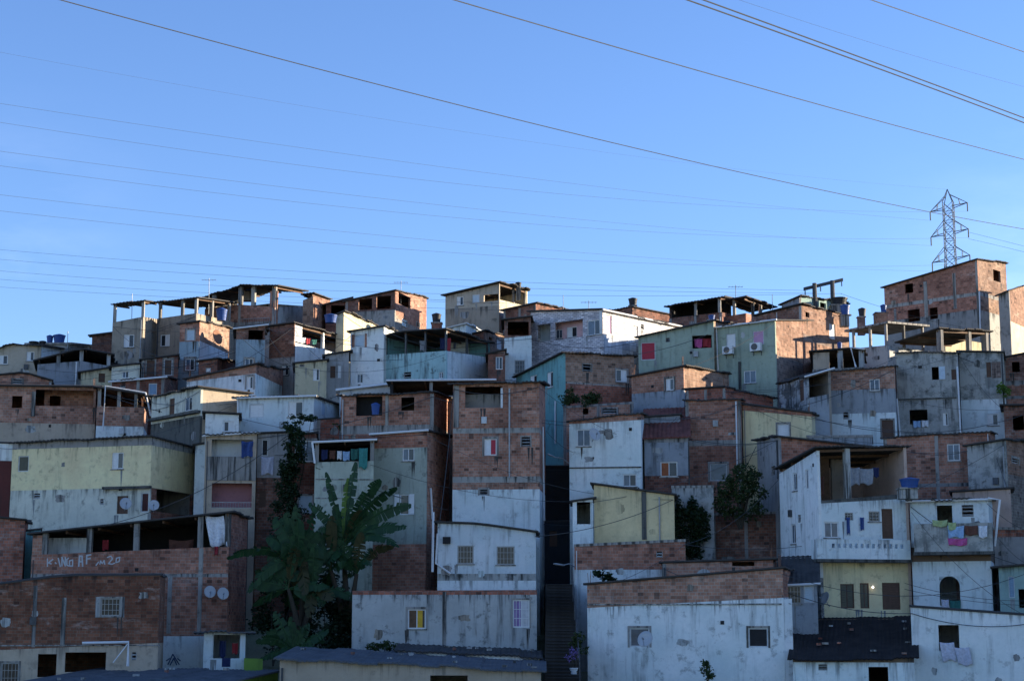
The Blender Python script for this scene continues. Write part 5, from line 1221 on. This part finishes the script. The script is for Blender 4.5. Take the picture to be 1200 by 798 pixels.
def foliage(mb, c, rad, n, size, clump=14, hole=.25):
    c = Vector(c); cl = []
    for k in range(clump):
        v = Vector((random.gauss(0,1), random.gauss(0,1), random.gauss(0,1))).normalized()*random.uniform(.35,.95)
        cl.append((Vector((v.x*rad[0], v.y*rad[1], v.z*rad[2])), random.uniform(.28,.5)))
    for k in range(n):
        o, r = random.choice(cl); v = Vector((random.gauss(0,1), random.gauss(0,1), random.gauss(0,1))).normalized()*random.random()**.45*r
        p = c+o+Vector((v.x*rad[0], v.y*rad[1], v.z*rad[2])); s = size*random.uniform(.6,1.4)
        a = Vector((random.gauss(0,1), random.gauss(0,1), random.gauss(0,.6))).normalized(); b = a.cross(Vector((random.gauss(0,1), random.gauss(0,1), random.gauss(0,1)))).normalized()
        mb.quad([p-a*s*.5, p+b*s*.28, p+a*s*.5, p-b*s*.28], [(0,0),(s,0),(s,s),(0,s)])
def plant(name, label, cat, base, blobs, mat, size, trunk=None, group=None, dens=1.):
    t = empty(name, base, label, cat, group); mb = MB()
    for c_, rad, n in blobs: foliage(mb, c_, rad, int(n*dens), size)
    mb.build('crown' if trunk else 'foliage', mat, t)
    mb = MB(); b = Vector(base)
    for c_, rad, n in blobs:
        e = Vector(c_); mb.tube([b-Z*.2, b.lerp(e, .5)+Vector((random.uniform(-.1,.1),0,0)), e+Z*rad[2]*.4], [trunk or .04, (trunk or .04)*.6, .012], 6)
    mb.build('trunk' if trunk else 'stem', 'stem_bark', t)
plant('climbing_vine','tall dark column of climbing leaves between the grey rendered house and the brick shed','climbing plant',P(343,604,95.9),
      [(P(344,506,95.8),(.75,.35,.7),700),(P(341,528,95.6),(.8,.4,.9),900),(P(339,552,95.5),(.9,.45,1.),1000),(P(337,577,95.4),(1.,.5,1.),1000),(P(335,600,95.3),(1.,.5,1.),900),(P(336,625,95.2),(1.1,.5,1.1),900),(P(352,492,96.2),(.7,.3,.35),250),(P(365,490,96.6),(.5,.25,.25),120)],'leaf_dark',.17)
plant('bushy_tree','dark bushy tree growing against the big plain brick house','tree',P(868,615,95.8),[(P(862,572,95.8),(1.2,.9,1.1),1300),(P(878,586,95.6),(1.,.8,1.),900),(P(850,592,95.7),(.9,.7,.8),600),(P(870,555,96),(.9,.7,.6),500),(P(884,562,96.2),(.6,.5,.6),300)],'leaf_mid',.17,.12)
plant('climbing_plant','dark climbing plant spreading over the short stained concrete wall','climbing plant',P(808,655,95.2),[(P(802,598,95.25),(.7,.2,.8),500),(P(815,600,95.2),(.7,.2,.7),500),(P(795,622,95.2),(.6,.2,.8),400),(P(812,620,95.15),(.8,.22,.8),600),(P(826,625,95.1),(.5,.2,.6),350),(P(810,640,95.1),(.8,.22,.6),500),(P(822,608,95.2),(.5,.2,.5),250)],'leaf_dark',.2)
for u, lab, r in ((667,'rounded bush on the ledge of the brick annexe, nearer the teal flank',.62),(691,'lower spreading bush on the ledge of the brick annexe',.6)):
    plant('ledge_bush',lab,'bush',P(u,474,107),[(P(u,465,107),(r,.5,.5),450),(P(u+6,468,107),(r*.9,.4,.35),300),(P(u-4,471,106.6),(r*.6,.4,.35),150)],'leaf_mid',.15,group='bushes on the brick ledge')
plant('undergrowth_bush','dense dark bush under the tall banana plant','bush',P(385,770,88.5),[(P(380,700,91),(1.6,.9,1.5),1300),(P(405,725,90),(1.2,.8,1.4),900),(P(370,740,89.5),(1.5,.9,1.2),1000),(P(400,752,88.5),(1.1,.7,.7),600)],'leaf_dark',.22)
plant('undergrowth_bush','dark bush against the foot of the brick veranda house, behind the low banana plant','bush',P(320,775,88),[(P(318,720,91),(1.3,.8,1.4),800),(P(335,745,89),(1.2,.8,1.),700),(P(350,690,92.5),(1.4,.8,1.8),900)],'leaf_dark',.22)
plant('small_palm','small spiky plant on the low white wall beside the stairs','plant',P(708,680,87.6),[(P(707,674,87.6),(.55,.4,.3),160),(P(716,678,87.6),(.45,.3,.2),80)],'leaf_dark',.2)
plant('wall_plant','yellow green plant growing from the long stained white wall','plant',P(828,797,82.7),[(P(827,782,82.6),(.32,.22,.45),200),(P(831,790,82.6),(.3,.2,.35),120)],'leaf_mid',.15)
plant('small_palm','little pale palm tuft beside the mouldy concrete house at the picture edge','plant',P(1177,478,107),[(P(1177,459,107),(.55,.4,.5),200)],'leaf_pale',.22,.05)
plant('roof_weed','weeds on the dark roof below the long brick wall top','plant',P(400,500,99),[(P(400,500,99),(.6,.3,.25),140),(P(410,503,98.8),(.4,.3,.2),70)],'leaf_mid',.13)
plant('grass_tuft','grassy tuft at the foot of the long stained grey house','plant',P(450,765,85.9),[(P(440,757,85.9),(.5,.25,.3),160),(P(455,757,85.9),(.5,.25,.35),180),(P(466,760,85.9),(.3,.2,.22),80)],'leaf_mid',.17)
plant('flower_bush','purple flowering bush beside the stairs above a white pot','plant',P(673,790,81.5),[(P(669,768,81.5),(.36,.25,.34),110),(P(675,762,81.8),(.3,.25,.3),80)],'flower_purple',.08)
plant('alley_bush','green bush beside the stairs just above the purple flowers','plant',P(676,770,82.2),[(P(676,750,82.2),(.45,.3,.4),220),(P(681,758,82.2),(.4,.3,.4),150)],'leaf_mid',.14)
p = P(672.5,792,81.1); mb = MB(); mb.lathe(p, [(.13,0),(.17,.3),(.2,.34),(.2,.38),(.17,.38),(.16,.3)], 16); tag(mb.build('flower_pot', 'white_dirty', None, p), 'white flower pot on the edge of the stairs', 'flower pot')
# lit lamp on the yellow ground floor
p = hcb.pt('R',1021,687,.02); t = empty('wall_lamp', p, 'small lit lamp on the yellow ground floor wall', 'wall lamp')
mb = MB(); mb.tube([p, p+hcb.R.n*.15], .025, 6); mb.build('bracket', 'steel', t); mb = MB(); mb.lathe(p+hcb.R.n*.18-Z*.1, [(.01,0),(.045,.03),(.055,.07),(.03,.12),(.01,.13)], 12); mb.build('bulb', 'lamp_glow', t, smooth=True)
# ---------------------------------------------------------------- terrain
def terrain():
    xs = [-900,-500,-300,-200,-150]+[-120+4*k for k in range(61)]+[150,200,300,500,900]
    ys = [-900,-400,-200,-60,-20,20,45,60,66]+[70+2*k for k in range(46)]+[170,190,215,245,280,330,400,600,1200,2500]
    me = bpy.data.meshes.new('ground'); vs = []; fs = []
    for y in ys:
        for x in xs:
            z = ground_z(x, y)
            if 64 < y < 400: z += random.uniform(-.25,.25)
            vs.append((x, y, z))
    W = len(xs)
    for j in range(len(ys)-1):
        for i in range(W-1): fs.append((j*W+i, j*W+i+1, (j+1)*W+i+1, (j+1)*W+i))
    me.from_pydata(vs, [], fs); me.materials.append(M['earth'])
    o = bpy.data.objects.new('ground', me); C.objects.link(o); o['kind'] = 'structure'
terrain()

# ---------------------------------------------------------------- camera and daylight
sc = bpy.context.scene
cam = bpy.data.cameras.new('camera'); co = bpy.data.objects.new('camera', cam); C.objects.link(co)
cam.lens = 36*F/1200; cam.sensor_width = 36; cam.sensor_fit = 'HORIZONTAL'; cam.clip_end = 6000; cam.clip_start = .5
co.rotation_euler = (math.pi/2+PIT, 0, 0); sc.camera = co
SUN_EL, SUN_AZ = math.radians(12), math.radians(14)      # azimuth: from +x towards +y
w = bpy.data.worlds.new('World'); sc.world = w; w.use_nodes = True
t = w.node_tree; sky = t.nodes.new('ShaderNodeTexSky'); sky.sky_type = 'NISHITA'; sky.sun_disc = False
sky.sun_elevation = SUN_EL; sky.sun_rotation = math.pi/2-SUN_AZ
sky.air_density = 1.; sky.dust_density = 0.; sky.ozone_density = 5.
tint = t.nodes.new('ShaderNodeMix'); tint.data_type = 'RGBA'; tint.blend_type = 'MULTIPLY'; tint.inputs[0].default_value = 1; tint.inputs[7].default_value = (1.15, .96, 1.02, 1)
t.links.new(sky.outputs[0], tint.inputs[6])
tc = t.nodes.new('ShaderNodeTexCoord'); mp = t.nodes.new('ShaderNodeVectorMath'); mp.operation = 'MULTIPLY'; mp.inputs[1].default_value = (3, 3, 9)
t.links.new(tc.outputs['Generated'], mp.inputs[0]); cn = noise(t, mp.outputs[0], 1.6, 7, .6)
wisp = t.nodes.new('ShaderNodeMix'); wisp.data_type = 'RGBA'; wisp.blend_type = 'ADD'; sx_ = t.nodes.new('ShaderNodeSeparateXYZ'); t.links.new(tc.outputs['Generated'], sx_.inputs[0]); ax_ = mth(t, 'ABSOLUTE', sx_.outputs[0]); t.links.new(mth(t, 'MULTIPLY', ramp(t, cn, .47, .72, 0, .7), mth(t, 'MULTIPLY', ramp(t, ax_, .2, .3), ramp(t, sx_.outputs[2], .3, .2))), wisp.inputs[0]); t.links.new(tint.outputs[2], wisp.inputs[6]); wisp.inputs[7].default_value = (1.2, 1.15, 1.1, 1)
t.links.new(wisp.outputs[2], t.nodes['Background'].inputs[0]); t.nodes['Background'].inputs[1].default_value = .113
sl = bpy.data.lights.new('sun', 'SUN'); so = bpy.data.objects.new('sun', sl); C.objects.link(so)
sl.energy = 4.8; sl.angle = math.radians(.5); sl.color = (1, .84, .62)
d = Vector((math.cos(SUN_EL)*math.cos(SUN_AZ), math.cos(SUN_EL)*math.sin(SUN_AZ), math.sin(SUN_EL)))
so.rotation_euler = d.to_track_quat('Z', 'Y').to_euler()
sc.view_settings.view_transform = 'Standard'; sc.view_settings.look = 'None'; sc.view_settings.gamma = 1
sc.view_settings.use_curve_mapping = False; sc.view_settings.exposure = 1.4
sc.cycles.max_bounces = 5
